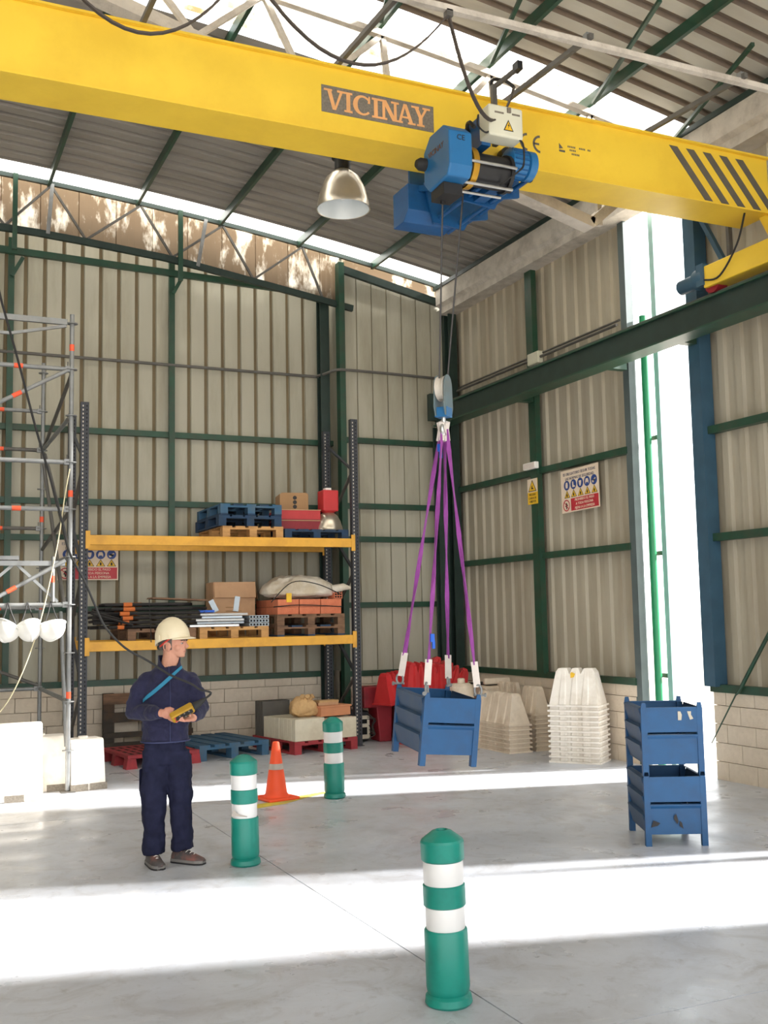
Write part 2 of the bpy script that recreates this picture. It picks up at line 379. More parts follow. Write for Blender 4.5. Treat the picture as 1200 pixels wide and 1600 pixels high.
for x, w in ((3.44, .04), (1.27, .04), (-1.0, .04)):
    m = MB(); m.box(x-w, 14.56, .95, x+w, 14.62, 6.9); m.build('post', 'green_steel', wb)
m = MB(); m.box(5.835, 14.14, 0, 5.925, 14.28, 7.0); label_part(m.build('post', 'green_steel', wb), 'green post where the back wall steps forward')
m = MB(); m.box(5.64, 14.42, 0, 5.78, 14.44, 6.62); m.box(5.64, 14.56, 0, 5.78, 14.58, 6.62); m.box(5.70, 14.44, 0, 5.72, 14.56, 6.62)
label_part(m.build('column', 'dark_green_steel', wb), 'dark steel column')
m = MB(); m.box(7.60, 14.02, 0, 7.74, 14.04, 6.5); m.box(7.60, 14.16, 0, 7.74, 14.18, 6.5); m.box(7.66, 14.04, 0, 7.68, 14.16, 6.5); m.box(7.62, 14.18, 0, 7.80, 14.32, 6.5)
label_part(m.build('column', 'dark_green_steel', wb), 'dark steel column in the corner')
m = MB(); m.box(7.25, 13.80, 0, 7.40, 13.82, 4.54); m.box(7.25, 13.93, 0, 7.40, 13.95, 4.54); m.box(7.315, 13.82, 0, 7.335, 13.93, 4.54)
label_part(m.build('column', 'dark_green_steel', wb), 'dark column carrying the runway beam end')
# sloping beam in front of the recessed part and its stub braces
m = MB(); m.bar((-3, 14.5, 6.80), (5.88, 14.5, 6.58), .06, .09); label_part(m.build('sloping_beam', 'green_steel', wb), 'green sloping beam below the gable truss')
for x in (1.27, 3.44, 5.71):
    m = MB(); m.bar((x, 14.5, 6.35), (x+.14, 14.5, 6.62), .03, .05); m.build('knee_brace', 'green_steel', wb)
# cable conduit running along the wall
m = MB(); m.tube(spline([(-4, 14.57, 5.33), (2, 14.57, 5.33), (5.3, 14.57, 5.33), (5.62, 14.5, 5.33), (5.78, 14.2, 5.36), (5.95, 14.12, 5.36), (6.6, 14.12, 5.36), (7.55, 14.1, 5.34)], 4), .022, 8)
label_part(m.build('conduit', 'galv_dark', wb, 40), 'grey conduit')
# gable: lattice truss with dirty translucent sheets behind
def chordz(x): return 1.75+(topL(x*14.65/14.25)-1.75)*14.25/14.65-.03
m = MB()
for i in range(30):
    a = -11+i*.57; b = a+.57
    m.bar((a, 14.25, chordz(a)), (b, 14.25, chordz(b)), .06, .09)
    if b > 5.9: break
label_part(m.build('truss_bottom_chord', 'dark_green_steel', wb), 'dark bottom chord of gable truss')
m = MB()
for i in range(33):
    a = -11+i*.57; b = a+.57
    m.bar((a, 14.25, roofz(a)-.03), (b, 14.25, roofz(b)-.03), .05, .06)
m.build('truss_top_chord', 'dark_green_steel', wb)
tops = [.55, 1.729, 2.927, 4.097, 5.304]; bots = [1.15, 2.19, 3.37, 4.55, 5.62]
for i, tx in enumerate(tops):
    for bx in ([bots[i]] if i == 0 else [bots[i-1], bots[i]]):
        m = MB(); m.bar((tx, 14.25, roofz(tx)-.06), (bx, 14.25, chordz(bx)+.03), .03, .03, up=(0, 1, 0)); m.build('truss_web', 'galv_dark', wb)
for x, dx in ((1.74, -.05), (3.84, -.12)):
    m = MB(); m.bar((x, 14.2, roofz(x)-.05), (x+dx, 14.2, chordz(x)), .05, .012, up=(0, 1, 0)); m.build('flat_bar', 'galv', wb)
for x in (1.27, 3.47):
    m = MB(); m.box(x-.03, 14.16, chordz(x)-.3, x+.03, 14.22, roofz(x)-.02); m.build('post', 'green_steel', wb)
for i in range(14):
    a = -.9+i*.5; b = a+.51
    if b > 5.86: b = 5.86
    m = MB(); n = 6
    for k in range(n):
        u = a+(b-a)*k/n; v = a+(b-a)*(k+1)/n; d = .012*(k % 2)
        m.add([(u, 14.32+d, chordz(u)), (v, 14.32+.012*((k+1) % 2), chordz(v)), (v, 14.32+.012*((k+1) % 2), roofz(v)), (u, 14.32+d, roofz(u))], [(0, 1, 2, 3)])
    label_part(m.build('gable_sheet', 'dirty_gable', wb), 'grimy translucent gable sheet')
m = MB(); m.box(XL, 14.66, 6.5, -.9, 14.7, 7.9); m.build('gable_infill', 'cladding', wb)
# flashing on the proud part: sloping strip
m = MB(); m.bar((5.9, 14.2, 6.91), (7.7, 14.2, 6.53), .07, .11); label_part(m.build('flashing', 'dark_green_steel', wb), 'dark sloping flashing')
m = MB(); m.add([(5.9, 14.3, 6.9), (7.72, 14.3, 6.5), (7.72, 14.3, 6.86), (5.9, 14.3, 7.14)], [(0, 1, 2, 3)]); label_part(m.build('gable_sheet', 'dirty_gable', wb), 'grimy translucent gable sheet')

# right wall
wr = sroot('wall_right')
D0, D1, E0, E1 = 8.70, 9.90, 3.75, 5.15
clad(wr, (7.80, 9.98), (0, 1), (1, 0), 4.25, .9, 6.55, PROF_R, ['cladding_right', 'cladding_right'])
clad(wr, (7.80, 6.62), (0, 1), (1, 0), 2.0, .9, 6.55, PROF_R, ['cladding_right', 'cladding_right'])
clad(wr, (7.80, 5.37), (0, 1), (1, 0), 1.25, .9, 6.55, PROF_R, ['cladding_right', 'cladding_right'], single=False)
clad(wr, (7.80, -4.0), (0, 1), (1, 0), 7.75, .9, 6.55, PROF_R, ['cladding_right', 'cladding_right'], single=False)
m = MB(); m.box(7.80, E0-.1, 5.0, 7.84, E1+.1, 6.55); label_part(m.build('door_header', 'cladding_right', wr), 'panel above the side doorway')
m = MB(); m.box(7.79, D1+.02, 0, 7.95, YB, .95); m.box(7.79, E1, 0, 7.95, D0, .95); m.box(7.79, YF, 0, 7.95, E0, .95); m.build('plinth_core', 'mortar', wr)
blocks(wr, (7.75, 9.93), (0, 1), 4.3, -PI/2); blocks(wr, (7.75, 5.7), (0, 1), 2.98, -PI/2)
for z in (3.62, 2.49, .93):
    for a, b in ((9.93, 14.1), (5.7, D0), (YF, E0)):
        m = MB(); m.box(7.70, a, z-.04, 7.79, b, z+.04); m.build('girt', 'green_steel', wr)
for a, b in ((9.93, 14.1), (5.7, D0)):
    m = MB(); m.box(7.72, a, 5.0, 7.79, b, 5.06); m.build('girt', 'green_steel', wr)
m = MB(); m.box(7.66, 11.77, .95, 7.74, 11.93, 6.4); label_part(m.build('post', 'green_steel', wr), 'green mullion post')
m = MB(); m.box(7.72, 9.84, 0, 7.82, 9.95, 6.45); label_part(m.build('post', 'jamb_grey', wr), 'grey-green door jamb post')
m = MB(); m.box(7.64, 8.55, .95, 7.80, 8.72, 6.45); label_part(m.build('post', 'post_blue', wr), 'door jamb post coloured with blue flare')
m = MB(); m.box(7.64, E1, 0, 7.84, E1+.12, 6.45); m.box(7.64, E0-.12, 0, 7.84, E0, 6.45); m.build('post', 'post_blue', wr)
m = MB(); m.bar((7.66, 8.62, 6.2), (7.66, 8.05, 5.15), .05, .05); label_part(m.build('knee_brace', 'post_blue', wr), 'diagonal blue-grey brace')
m = MB(); m.bar((7.69, 8.08, 5.95), (7.69, 8.08, 5.2), .05, .04); m.build('drop_bar', 'galv_dark', wr)
m = MB(); m.tube([(7.67, 7.0, 2.55), (7.67, 8.25, .92), (7.67, 8.30, .88), (7.67, 8.68, .37)], [.02, .02, .008, .006], 6); label_part(m.build('tension_rod', 'green_steel', wr, 40), 'green diagonal tie rod')
m = MB(); m.tube([(7.66, 13.9, 5.12), (7.66, 9.95, 5.12)], .02, 8); m.tube([(7.70, 13.9, 5.18), (7.70, 9.95, 5.18)], .015, 8); label_part(m.build('conduit', 'galv_dark', wr, 40), 'grey conduit above runway beam')
# tall sliding door frame standing in the opening
dr = sroot('door_1')
m = MB(); m.tube([(7.90, 9.77, 0), (7.90, 9.77, 5.2)], .045, 10); label_part(m.build('door_stile', 'bright_green', dr, 40), 'bright green upright tube')
m = MB(); m.box(7.96, 9.60, 0, 8.02, 9.68, 6.5); label_part(m.build('door_stile', 'washed_blue_green', dr), 'door edge in glare-washed grey-green')
for z in (1.0, 2.4, 3.75):
    m = MB(); m.bar((7.99, 9.68, z), (7.99, 9.80, z), .03, .05); m.build('hinge_bracket', 'green_steel', dr)
m = MB(); m.box(8.02, 10.35, .1, 8.06, 13.6, 6.4); label_part(m.build('door_leaf', 'cladding_right', dr), 'open sliding leaf behind the wall')
# eave gutter
g = MB(); g.prism([(7.52, 6.36), (7.76, 6.36), (7.76, 6.74), (7.46, 6.74), (7.46, 6.50), (7.52, 6.46)], YF, 14.15, lambda u, v, w: (u, w, v))
struct(g.build('trim_1', 'dusty_steel'))
g = MB(); g.prism([(7.44, 6.74), (7.90, 6.74), (7.90, 6.80), (7.44, 6.80)], YF, 14.2, lambda u, v, w: (u, w, v))
struct(g.build('trim_2', 'dark_green_steel'))
# left wall far outside the frame
wlft = MB(); wlft.box(XL-.1, YF, 0, XL, YB, 6.9); struct(wlft.build('wall_left', 'cladding'))

# ------------------------------------------------------------------ arched roof: sheets, purlins, skylights
ce = sroot('ceiling')
PR = [(0, 0), (.60, 0), (.65, .05), (.95, .05), (1, 0)]
def sheet(y0, nribs, name, m_, root, x0=XL-.15, x1=7.95, nx=26, dz=0.0):
    m = MB(); prof = [((i+s)*.25, d) for i in range(nribs) for s, d in PR[:-1]]+[(nribs*.25, 0)]
    xs = [x0+(x1-x0)*i/nx for i in range(nx+1)]; k = len(prof)
    V = [(x, y0+t, roofz(x)+d+.05+dz) for x in xs for t, d in prof]
    F = [(i*k+j, i*k+j+1, (i+1)*k+j+1, (i+1)*k+j) for i in range(nx) for j in range(k-1)]
    m.add(V, F)
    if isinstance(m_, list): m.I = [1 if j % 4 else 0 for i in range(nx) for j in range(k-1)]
    return m.build(name, m_, root)
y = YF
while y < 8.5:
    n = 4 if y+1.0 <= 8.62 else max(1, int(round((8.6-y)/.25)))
    sheet(y, n, 'roof_sheet', ['roof_sheet_lit', 'roof_rib'], ce); y += n*.25
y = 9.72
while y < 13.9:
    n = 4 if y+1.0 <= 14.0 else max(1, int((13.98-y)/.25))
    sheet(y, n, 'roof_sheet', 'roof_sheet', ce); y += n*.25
YEND = y
for i in range(7):
    x0 = -3.2+i*1.55
    o = sheet(8.6, 4, 'skylight_sheet', 'skylight', ce, x0, x0+1.56, 3, .01); label_part(o, 'glowing translucent skylight sheet')
sheet(8.6, 5, 'roof_sheet', 'roof_sheet', ce, XL-.15, -3.2, 8)
for i in range(7):
    x0 = -3.2+i*1.56
    m = MB()
    for k in range(3):
        a = x0+1.56*k/3; b = x0+1.56*(k+1)/3
        m.add([(a, YEND, roofz(a)+.05), (b, YEND, roofz(b)+.05), (b, 14.75, roofz(b)+.05), (a, 14.75, roofz(a)+.05)], [(0, 1, 2, 3)])
    label_part(m.build('skylight_sheet', 'skylight_clean', ce), 'clear strip of roof sheet along the gable')
m = MB(); m.box(XL, YEND, roofz(-7)-.3, -3.2, 14.8, roofz(-7)+.3); m.build('roof_infill', 'roof_sheet', ce)
PX = [-8.9, -6.5, -4.2, -1.9, -.65, .52, 1.70, 2.88, 4.06, 5.25, 6.45]
for x in PX:
    m = MB(); z = roofz(x); m.box(x-.018, YF, z-.065, x-.010, 14.3, z+.045); m.box(x-.018, YF, z-.07, x+.024, 14.3, z-.062)
    m.build('purlin', 'green_steel', ce)
# main lattice truss carrying the skylight, dusty
tr = thing('roof_truss', 'dust-covered lattice roof truss running behind the yellow crane girder', 'truss', (0, 8.66, 0))
def bchord(x): return 6.85-.262*(x-2.0)
m = MB()
for i in range(22):
    a = -3.4+i*.5; b = a+.5
    m.bar((a, 0, roofz(a)-.16), (b, 0, roofz(b)-.16), .07, .06)
m.build('top_chord', 'dusty_steel', tr)
m = MB(); m.box(-.09, -.075, -.04, -.08+.01, .075, .04) if False else None
m.bar((-3.4, 0, bchord(-1.69)-.0), (-1.69, 0, bchord(-1.69)), .15, .09); m.bar((-1.69, 0, bchord(-1.69)), (6.38, 0, bchord(6.38)), .17, .11)
label_part(m.build('bottom_chord', 'dusty_steel', tr), 'bottom chord thick with pale dust')
m = MB(); m.bar((6.36, 0, bchord(6.38)), (7.3, 0, 6.50), .17, .10); m.build('end_strut', 'dusty_steel', tr)
nodes = [(.52, -.1), (.52, 1.0), (1.70, 1.0), (1.70, 2.25), (2.88, 2.25), (2.88, 3.3), (4.06, 4.15), (4.06, 3.3), (5.25, 5.33), (5.25, 4.5), (6.45, 6.50), (6.45, 5.75)]
for tx, bx in nodes:
    m = MB(); m.bar((tx, 0, roofz(tx)-.17), (bx, 0, bchord(bx)+.04), .05, .05, up=(0, 1, 0)); m.build('web_member', 'dusty_steel', tr)
for x in (4.06, 5.25, 6.45, 7.5):
    m = MB(); m.bar((x-.08, -.15, roofz(x)-.13), (x-.52, -1.75, roofz(x-.5)-.10), .035, .035); m.build('knee_brace', 'green_steel', tr)
# ------------------------------------------------------------------ overhead crane
YG, YG2, ZB, ZT = 7.35, 7.71, 5.50, 6.06
cr = thing('bridge_crane', 'long yellow overhead crane girder with VICINAY plate and hazard stripes', 'crane', (0, 0, 0))
m = MB(); m.box(-10.3, YG, ZB+.012, 7.52, YG2, ZT-.012); label_part(m.build('girder', 'crane_yellow', cr, None, .008), 'yellow box girder')
m = MB(); m.box(-10.3, YG-.035, ZT-.014, 7.52, YG2+.035, ZT+.004); m.build('top_flange', 'crane_yellow', cr)
m = MB(); m.box(-10.3, YG-.03, ZB, 7.52, YG2+.03, ZB+.014); m.build('bottom_flange', 'crane_yellow', cr)
def gface(u, v, w): return (u, YG-w, v)
m = MB(); m.box(2.91, YG-.004, 5.672, 3.895, YG+.001, 5.892); label_part(m.build('name_plate', 'plate_grey', cr), 'grey speckled name plate')
# slab-serif letters of the name plate, each glyph from straight and curved strokes
def stroke(m, pts): m.prism(pts, .004, .0065+.00012*(len(m.F) % 90)/6, gface)
def glyph(m, ch, x, z, w, h):
    s = h*.16; t = h*.20; q = h*.10
    P_ = lambda a: [(x+u*w, z+v*h) for u, v in a]
    sx = t/w; sy = q/h
    ser = lambda cx, v0: stroke(m, P_([(cx-sx*1.05, v0), (cx+sx*1.05, v0), (cx+sx*1.05, v0+sy), (cx-sx*1.05, v0+sy)]))
    if ch == 'V':
        stroke(m, P_([(.12, 1), (.12+sx, 1), (.5+sx*.45, 0), (.5-sx*.45, 0)])); stroke(m, P_([(.82, 1), (.82+sx*.7, 1), (.5+sx*.4, 0), (.5-.02, 0)])); ser(.18, 1-sy); ser(.86, 1-sy)
    elif ch == 'I':
        stroke(m, P_([(.5-sx/2, 0), (.5+sx/2, 0), (.5+sx/2, 1), (.5-sx/2, 1)])); ser(.5, 0); ser(.5, 1-sy)
    elif ch == 'C':
        n = 18; pr = []
        for i in range(n):
            a0 = R(42+276*i/n); a1 = R(42+276*(i+1)/n)
            th = lambda a: .10+.14*abs(math.cos(a))**1.2 if math.cos(a) < 0 else .11
            f = lambda a, k: (.52+(.5-k*th(a))*math.cos(a), .5+(.5-k*th(a)*.9)*math.sin(a))
            stroke(m, P_([f(a0, 0), f(a1, 0), f(a1, 1), f(a0, 1)]))
        stroke(m, P_([(.80, .64), (.92, .64), (.92, 1.0), (.84, 1.0)]))
    elif ch == 'N':
        stroke(m, P_([(.14, 0), (.14+sx*.7, 0), (.14+sx*.7, 1), (.14, 1)])); stroke(m, P_([(.80, 0), (.80+sx*.7, 0), (.80+sx*.7, 1), (.80, 1)]))
        stroke(m, P_([(.10, 1), (.10+sx*1.2, 1), (.80+sx*.7, 0), (.80-sx*.4, 0)])); ser(.18, 0); ser(.12, 1-sy); ser(.86, 1-sy)
    elif ch == 'A':
        stroke(m, P_([(.10, 0), (.10+sx*.7, 0), (.5+sx*.2, 1), (.5-sx*.4, 1)])); stroke(m, P_([(.76, 0), (.76+sx, 0), (.5+sx*.45, 1), (.5-sx*.4, 1)]))
        stroke(m, P_([(.28, .28), (.76, .28), (.72, .28+sy*.9), (.32, .28+sy*.9)])); ser(.14, 0); ser(.86, 0)
    elif ch == 'Y':
        stroke(m, P_([(.5-sx/2, 0), (.5+sx/2, 0), (.5+sx/2, .5), (.5-sx/2, .5)])); stroke(m, P_([(.08, 1), (.08+sx, 1), (.5+sx/2, .45), (.5-sx/2, .45)]))
        stroke(m, P_([(.82, 1), (.82+sx*.7, 1), (.5+sx/2, .45), (.5-sx*.1, .45)])); ser(.5, 0); ser(.16, 1-sy); ser(.88, 1-sy)
xx = 2.935
for ch, w in zip('VICINAY', (.165, .095, .165, .095, .155, .16, .14)):
    m = MB(); glyph(m, ch, xx, 5.70, w, .165); m.build('lettering', 'letter_peach', cr); xx += w-.011
def arcpts(m, cx, cz, r0, r1, a0, a1, n, f, d0, d1):
    for i in range(n):
        a = R(a0+(a1-a0)*i/n); b = R(a0+(a1-a0)*(i+1)/n)
        m.prism([(cx+r0*math.cos(a), cz+r0*math.sin(a)), (cx+r0*math.cos(b), cz+r0*math.sin(b)), (cx+r1*math.cos(b), cz+r1*math.sin(b)), (cx+r1*math.cos(a), cz+r1*math.sin(a))], d0, d1, f)
m = MB(); arcpts(m, 4.80, 5.752, .06, .08, 95, 265, 10, gface, .001, .003); label_part(m.build('lettering', 'stripe_grey', cr), 'grey letter C of the CE mark'); m = MB(); arcpts(m, 4.93, 5.752, .06, .08, 95, 265, 10, gface, .001, .003)
m.prism([(4.86, 5.743), (4.915, 5.743), (4.915, 5.761), (4.86, 5.761)], .001, .003, gface); label_part(m.build('lettering', 'stripe_grey', cr), 'grey letter E of the CE mark')
m = MB(); m.prism([(5.12, 5.80), (5.16, 5.76), (5.12, 5.75)], .001, .003, gface); m.box(5.12, YG-.003, 5.725, 5.18, YG+.001, 5.742)
for i, (x0, x1, z) in enumerate(((5.21, 5.31, 5.785), (5.33, 5.40, 5.785), (5.42, 5.46, 5.785), (5.23, 5.30, 5.755), (5.25, 5.345, 5.722))):
    n = int((x1-x0)/.017)
    for k in range(n): m.box(x0+k*.017, YG-.002, z-.008, x0+k*.017+.011, YG+.001, z+.008)
label_part(m.build('stencil', 'stripe_grey', cr), 'faded illegible stencil')
for i in range(5):
    m = MB(); x = 6.33+.197*i; m.prism([(x, 5.995), (x+.095, 5.995), (x+.515, 5.50), (x+.42, 5.50)], .001, .003, gface); m.build('hazard_stripe', 'stripe_grey', cr)
# festoon rail on brackets
m = MB(); m.prism([(6.165, 5.965), (6.215, 5.965), (6.215, 6.005), (6.165, 6.005)], -10, 7.3, lambda u, v, w: (w, u, v)); m.prism([(6.16, 6.005), (6.22, 6.005), (6.20, 6.02), (6.18, 6.02)], -10, 7.3, lambda u, v, w: (w, u, v))
label_part(m.build('festoon_rail', 'dusty_steel', cr), 'dusty cable rail')
for x in (-3.0, -1.5, 0, 1.52, 3.05, 4.60, 6.10):
    m = MB(); m.bar((x, YG+.1, ZT+.03), (x, 6.13, ZT-.04), .035, .04); m.build('rail_bracket', 'galv_dark', cr)
    m = MB(); m.cbox((x, 6.19, 6.04), (.04, .05, .05)); m.build('rail_clamp', 'galv', cr)
# end truck on the runway
m = MB(); m.box(7.20, 6.3, 4.92, 7.40, 7.95, 5.14); m.box(7.40, 6.9, 5.02, 7.58, 7.28, 5.16); m.prism([(6.9, 5.16), (7.28, 5.16), (7.45, 5.5), (7.36, 5.5)], 7.47, 7.58, lambda u, v, w: (w, u, v))
label_part(m.build('end_truck', 'crane_yellow', cr, None, .01), 'yellow end carriage')
for y in (6.5, 7.88):
    m = MB(); T = Matrix.Translation((7.24, y, 4.96)) @ Matrix.Rotation(PI/2, 4, 'Y'); m.lathe([(.05, 0), (.10, 0), (.10, .12), (.05, .12)], 18, 0, T); m.build('wheel', 'dark_red', cr, 40)
m = MB(); T = Matrix.Translation((7.28, 7.96, 5.05)) @ Matrix.Rotation(-PI/2, 4, 'X') ; m.lathe([(.10, 0), (.11, .02), (.11, .14), (.08, .16), (.075, .40), (.05, .42)], 18, 0, T); m.box(7.18, 7.93, 4.95, 7.38, 8.03, 5.17)
label_part(m.build('drive_motor', 'post_blue', cr, 40), 'blue-grey travel motor')
m = MB(); m.tube(spline([(7.2, 7.94, 5.0), (7.18, 7.7, 4.97), (7.18, 7.45, 5.2), (7.25, 7.4, 5.5)]), .01, 6); m.build('motor_cable', 'black_rubber', cr, 40)

# hoist trolley straddling the girder
ho = thing('hoist_trolley', 'blue electric wire-rope hoist with counterweight hanging on the yellow girder', 'hoist', (0, 0, 0))
gb = [(6.70, 5.12), (6.74, 5.04), (7.05, 5.02), (7.13, 5.10), (7.13, 5.36), (7.02, 5.46), (6.80, 5.46), (6.70, 5.38)]
m = MB(); m.prism(gb, 3.68, 3.88, lambda u, v, w: (w, u, v)); gbx = m.build('gearbox', 'hoist_blue_light', ho, None, .015, 3)
text_mesh('lettering', 'VICINAY', .066, 'letter_brown', gbx, (3.677, 6.915, 5.30), rot=(PI/2, 0, -PI/2), depth=.001)
text_mesh('lettering', 'CE', .06, 'sign_dark', gbx, (3.78, 6.698, 5.33), depth=.001)
m = MB(); m.box(3.70, 6.84, 4.94, 3.86, 7.05, 5.03); m.build('rope_guide', 'black_plastic', ho)
T = Matrix.Translation((3.88, 6.93, 5.21)) @ Matrix.Rotation(PI/2, 4, 'Y')
m = MB(); m.lathe([(.15, 0), (.15, .05), (.13, .05), (.13, .40), (.15, .40), (.15, .43)], 28, 0, T); m.build('drum', 'black_plastic', ho, 40)
m = MB(); T2 = Matrix.Translation((3.935, 6.93, 5.21)) @ Matrix.Rotation(PI/2, 4, 'Y'); m.lathe([(.132, 0), (.16, 0), (.16, .05), (.132, .05)], 28, 0, T2); m.build('rope_guide_ring', 'brass', ho, 40)
for y, z in ((6.765, 5.20), (6.84, 5.055), (7.02, 5.06)):
    m = MB(); m.tube([(3.88, y, z), (4.31, y, z)], .012, 8); m.build('tie_rod', 'steel_bright', ho, 40)
T = Matrix.Translation((4.31, 6.92, 5.31)) @ Matrix.Rotation(PI/2, 4, 'Y')
m = MB(); m.lathe([(.09, 0), (.115, .01), (.115, .15), (.09, .15), (.09, .16), (.118, .17), (.118, .23), (.09, .25)], 28, 0, T)
mo = m.build('motor', 'hoist_blue_light', ho, 40)
m = MB()
for k in range(18):
    a = 2*PI*k/18; m.bar((4.33, 6.92+.118*math.cos(a), 5.31+.118*math.sin(a)), (4.46, 6.92+.118*math.cos(a), 5.31+.118*math.sin(a)), .006, .012)
m.build('cooling_fin', 'hoist_blue', mo)
m = MB(); m.box(4.01, 6.66, 5.385, 4.315, 6.82, 5.635); cb = m.build('control_box', 'box_beige', ho, None, .018, 3); label_part(cb, 'beige electrical box with warning triangle')
m = MB(); m.prism([(4.135, 5.435), (4.225, 5.435), (4.18, 5.525)], -.0015, .001, lambda u, v, w: (u, 6.66+w, v)); m.build('triangle_border', 'sign_dark', cb)
m = MB(); m.prism([(4.147, 5.442), (4.213, 5.442), (4.18, 5.509)], -.003, .001, lambda u, v, w: (u, 6.66+w, v)); m.build('triangle', 'sign_yellow', cb)
m = MB(); m.prism([(4.184, 5.50), (4.172, 5.474), (4.181, 5.474), (4.174, 5.450), (4.190, 5.482), (4.182, 5.482)], -.0045, .001, lambda u, v, w: (u, 6.66+w, v)); m.build('lightning_mark', 'sign_dark', cb)
m = MB(); m.cbox((4.185, 6.655, 5.60), (.03, .02, .04)); m.cbox((4.10, 6.659, 5.57), (.08, .004, .014)); m.cbox((4.25, 6.659, 5.575), (.07, .004, .014)); m.build('latch', 'plate_grey', cb)
m = MB(); m.box(4.02, 6.80, 5.36, 4.10, 7.2, 5.6); m.build('box_bracket', 'hoist_blue', ho)
m = MB(); m.tube(spline([(4.27, 6.68, 5.40), (4.32, 6.68, 5.36), (4.36, 6.74, 5.24), (4.30, 6.72, 5.16), (4.20, 6.85, 5.08)]), .008, 6); m.tube(spline([(3.95, 6.72, 5.55), (3.93, 6.7, 5.46), (3.98, 6.68, 5.40), (4.03, 6.68, 5.42)]), .007, 6); m.build('wiring', 'black_rubber', ho, 40)
m = MB(); m.tube(spline([(3.93, 6.75, 5.46), (3.92, 6.80, 5.52), (3.98, 6.95, 5.56), (4.04, 7.0, 5.52)]), .016, 6); m.build('cable_gland', 'black_plastic', ho, 40)
m = MB(); T = Matrix.Translation((3.60, 7.1, 5.26)) @ Matrix.Rotation(PI/2, 4, 'Y'); m.lathe([(.03, 0), (.05, .03), (.05, .09)], 14, 0, T); m.build('buffer', 'black_rubber', ho, 40)
# side plates and wheels
for y in (7.27, 7.79):
    m = MB(); m.prism([(4.02, 5.44), (4.10, 5.10), (4.40, 5.07), (4.45, 5.16), (4.64, 5.20), (4.64, 5.44)], y-.012, y+.012, lambda u, v, w: (u, w, v)); m.build('side_plate', 'hoist_blue', ho)
    for x in (4.12, 4.52):
        T = Matrix.Translation((x, y, 5.555)) @ Matrix.Rotation(PI/2, 4, 'X'); m = MB(); m.lathe([(.02, -.04), (.055, -.04), (.055, .04), (.02, .04)], 16, 0, T); m.build('trolley_wheel', 'black_plastic', ho, 40)
        m = MB(); m.box(x-.03, y-.012, 5.42, x+.03, y+.012, 5.58); m.build('wheel_arm', 'hoist_blue', ho)
for x, z in ((4.16, 5.15), (4.36, 5.12), (4.56, 5.24)):
    m = MB(); m.tube([(x, 6.98, z), (x, 8.0, z)], .02, 8); m.build('cross_rod', 'hoist_blue', ho, 40)
    m = MB(); m.tube([(x, 6.96, z), (x, 6.99, z)], .032, 6); m.build('nut', 'rope_steel', ho, 40)
m = MB(); m.box(3.86, 6.98, 5.12, 4.06, 7.25, 5.18); m.box(4.2, 6.98, 5.1, 4.3, 7.28, 5.36); m.build('frame_arm', 'hoist_blue', ho)
# counterweight on the far side
m = MB(); m.prism([(7.82, 5.43), (7.82, 5.20), (7.92, 5.12), (8.12, 5.12), (8.12, 5.43)], 3.88, 4.36, lambda u, v, w: (w, u, v)); label_part(m.build('counterweight', 'hoist_blue', ho, None, .006), 'blue counterweight box')
m = MB(); m.box(3.97, 7.96, 5.40, 4.15, 7.99, 5.72); m.build('side_plate', 'hoist_blue', ho)
m = MB(); m.bar((3.99, 6.98, 5.14), (4.0, 7.97, 5.44), .03, .05); m.build('cross_bar', 'hoist_blue', ho)
# wire ropes
m = MB(); m.tube([(3.775, 7.0, 5.0), (3.81, 7.20, 3.56)], .007, 6); m.build('wire_rope', 'rope_steel', ho, 40)
m = MB(); m.tube([(3.99, 7.05, 5.1), (3.885, 7.21, 3.56)], .007, 6); m.build('wire_rope', 'rope_steel', ho, 40)
m = MB(); m.tube([(3.775, 7.0, 5.02), (3.775, 7.0, 4.92)], .022, 8); m.build('rope_socket', 'black_plastic', ho, 40)

# hook block, tilted along the ropes
hb = thing('hook_block', 'grey-blue pulley hook block hanging from two wire ropes', 'hook block', (3.848, 7.215, 3.16), R(38))
m = MB()
for s in (-1, 1):
    pts = [(.075*math.cos(R(a)), .36+.10*math.sin(R(a))) for a in range(0, 181, 20)]+[(-.085, .20), (-.06, .13), (.06, .13), (.085, .20)]
    m.prism(pts, s*.042-.006, s*.042+.006, lambda u, v, w: (u, w, v))
m.build('cheek_plate', 'block_teal', hb, None, .004)
m = MB(); T = Matrix.Translation((0, -.03, .35)) @ Matrix.Rotation(-PI/2, 4, 'X'); m.lathe([(.03, 0), (.10, 0), (.088, .02), (.088, .04), (.10, .06), (.03, .06)], 24, 0, T); m.build('sheave', 'dusty_steel', hb, 40)
m = MB(); m.box(-.05, -.055, .12, .05, .055, .20); m.build('crosshead', 'hoist_blue_light', hb, None, .006)
m = MB(); m.tube([(0, 0, .14), (0, 0, .08)], .018, 10)
m.tube([(.035*math.sin(R(a))+.0, 0, .035-.05*math.cos(R(a))*1.0+.0) for a in range(180, -121, -20)], [.014+.008*math.sin(PI*i/15) for i in range(16)], 10)
label_part(m.build('hook', 'steel_bright', hb, 40), 'steel lifting hook')

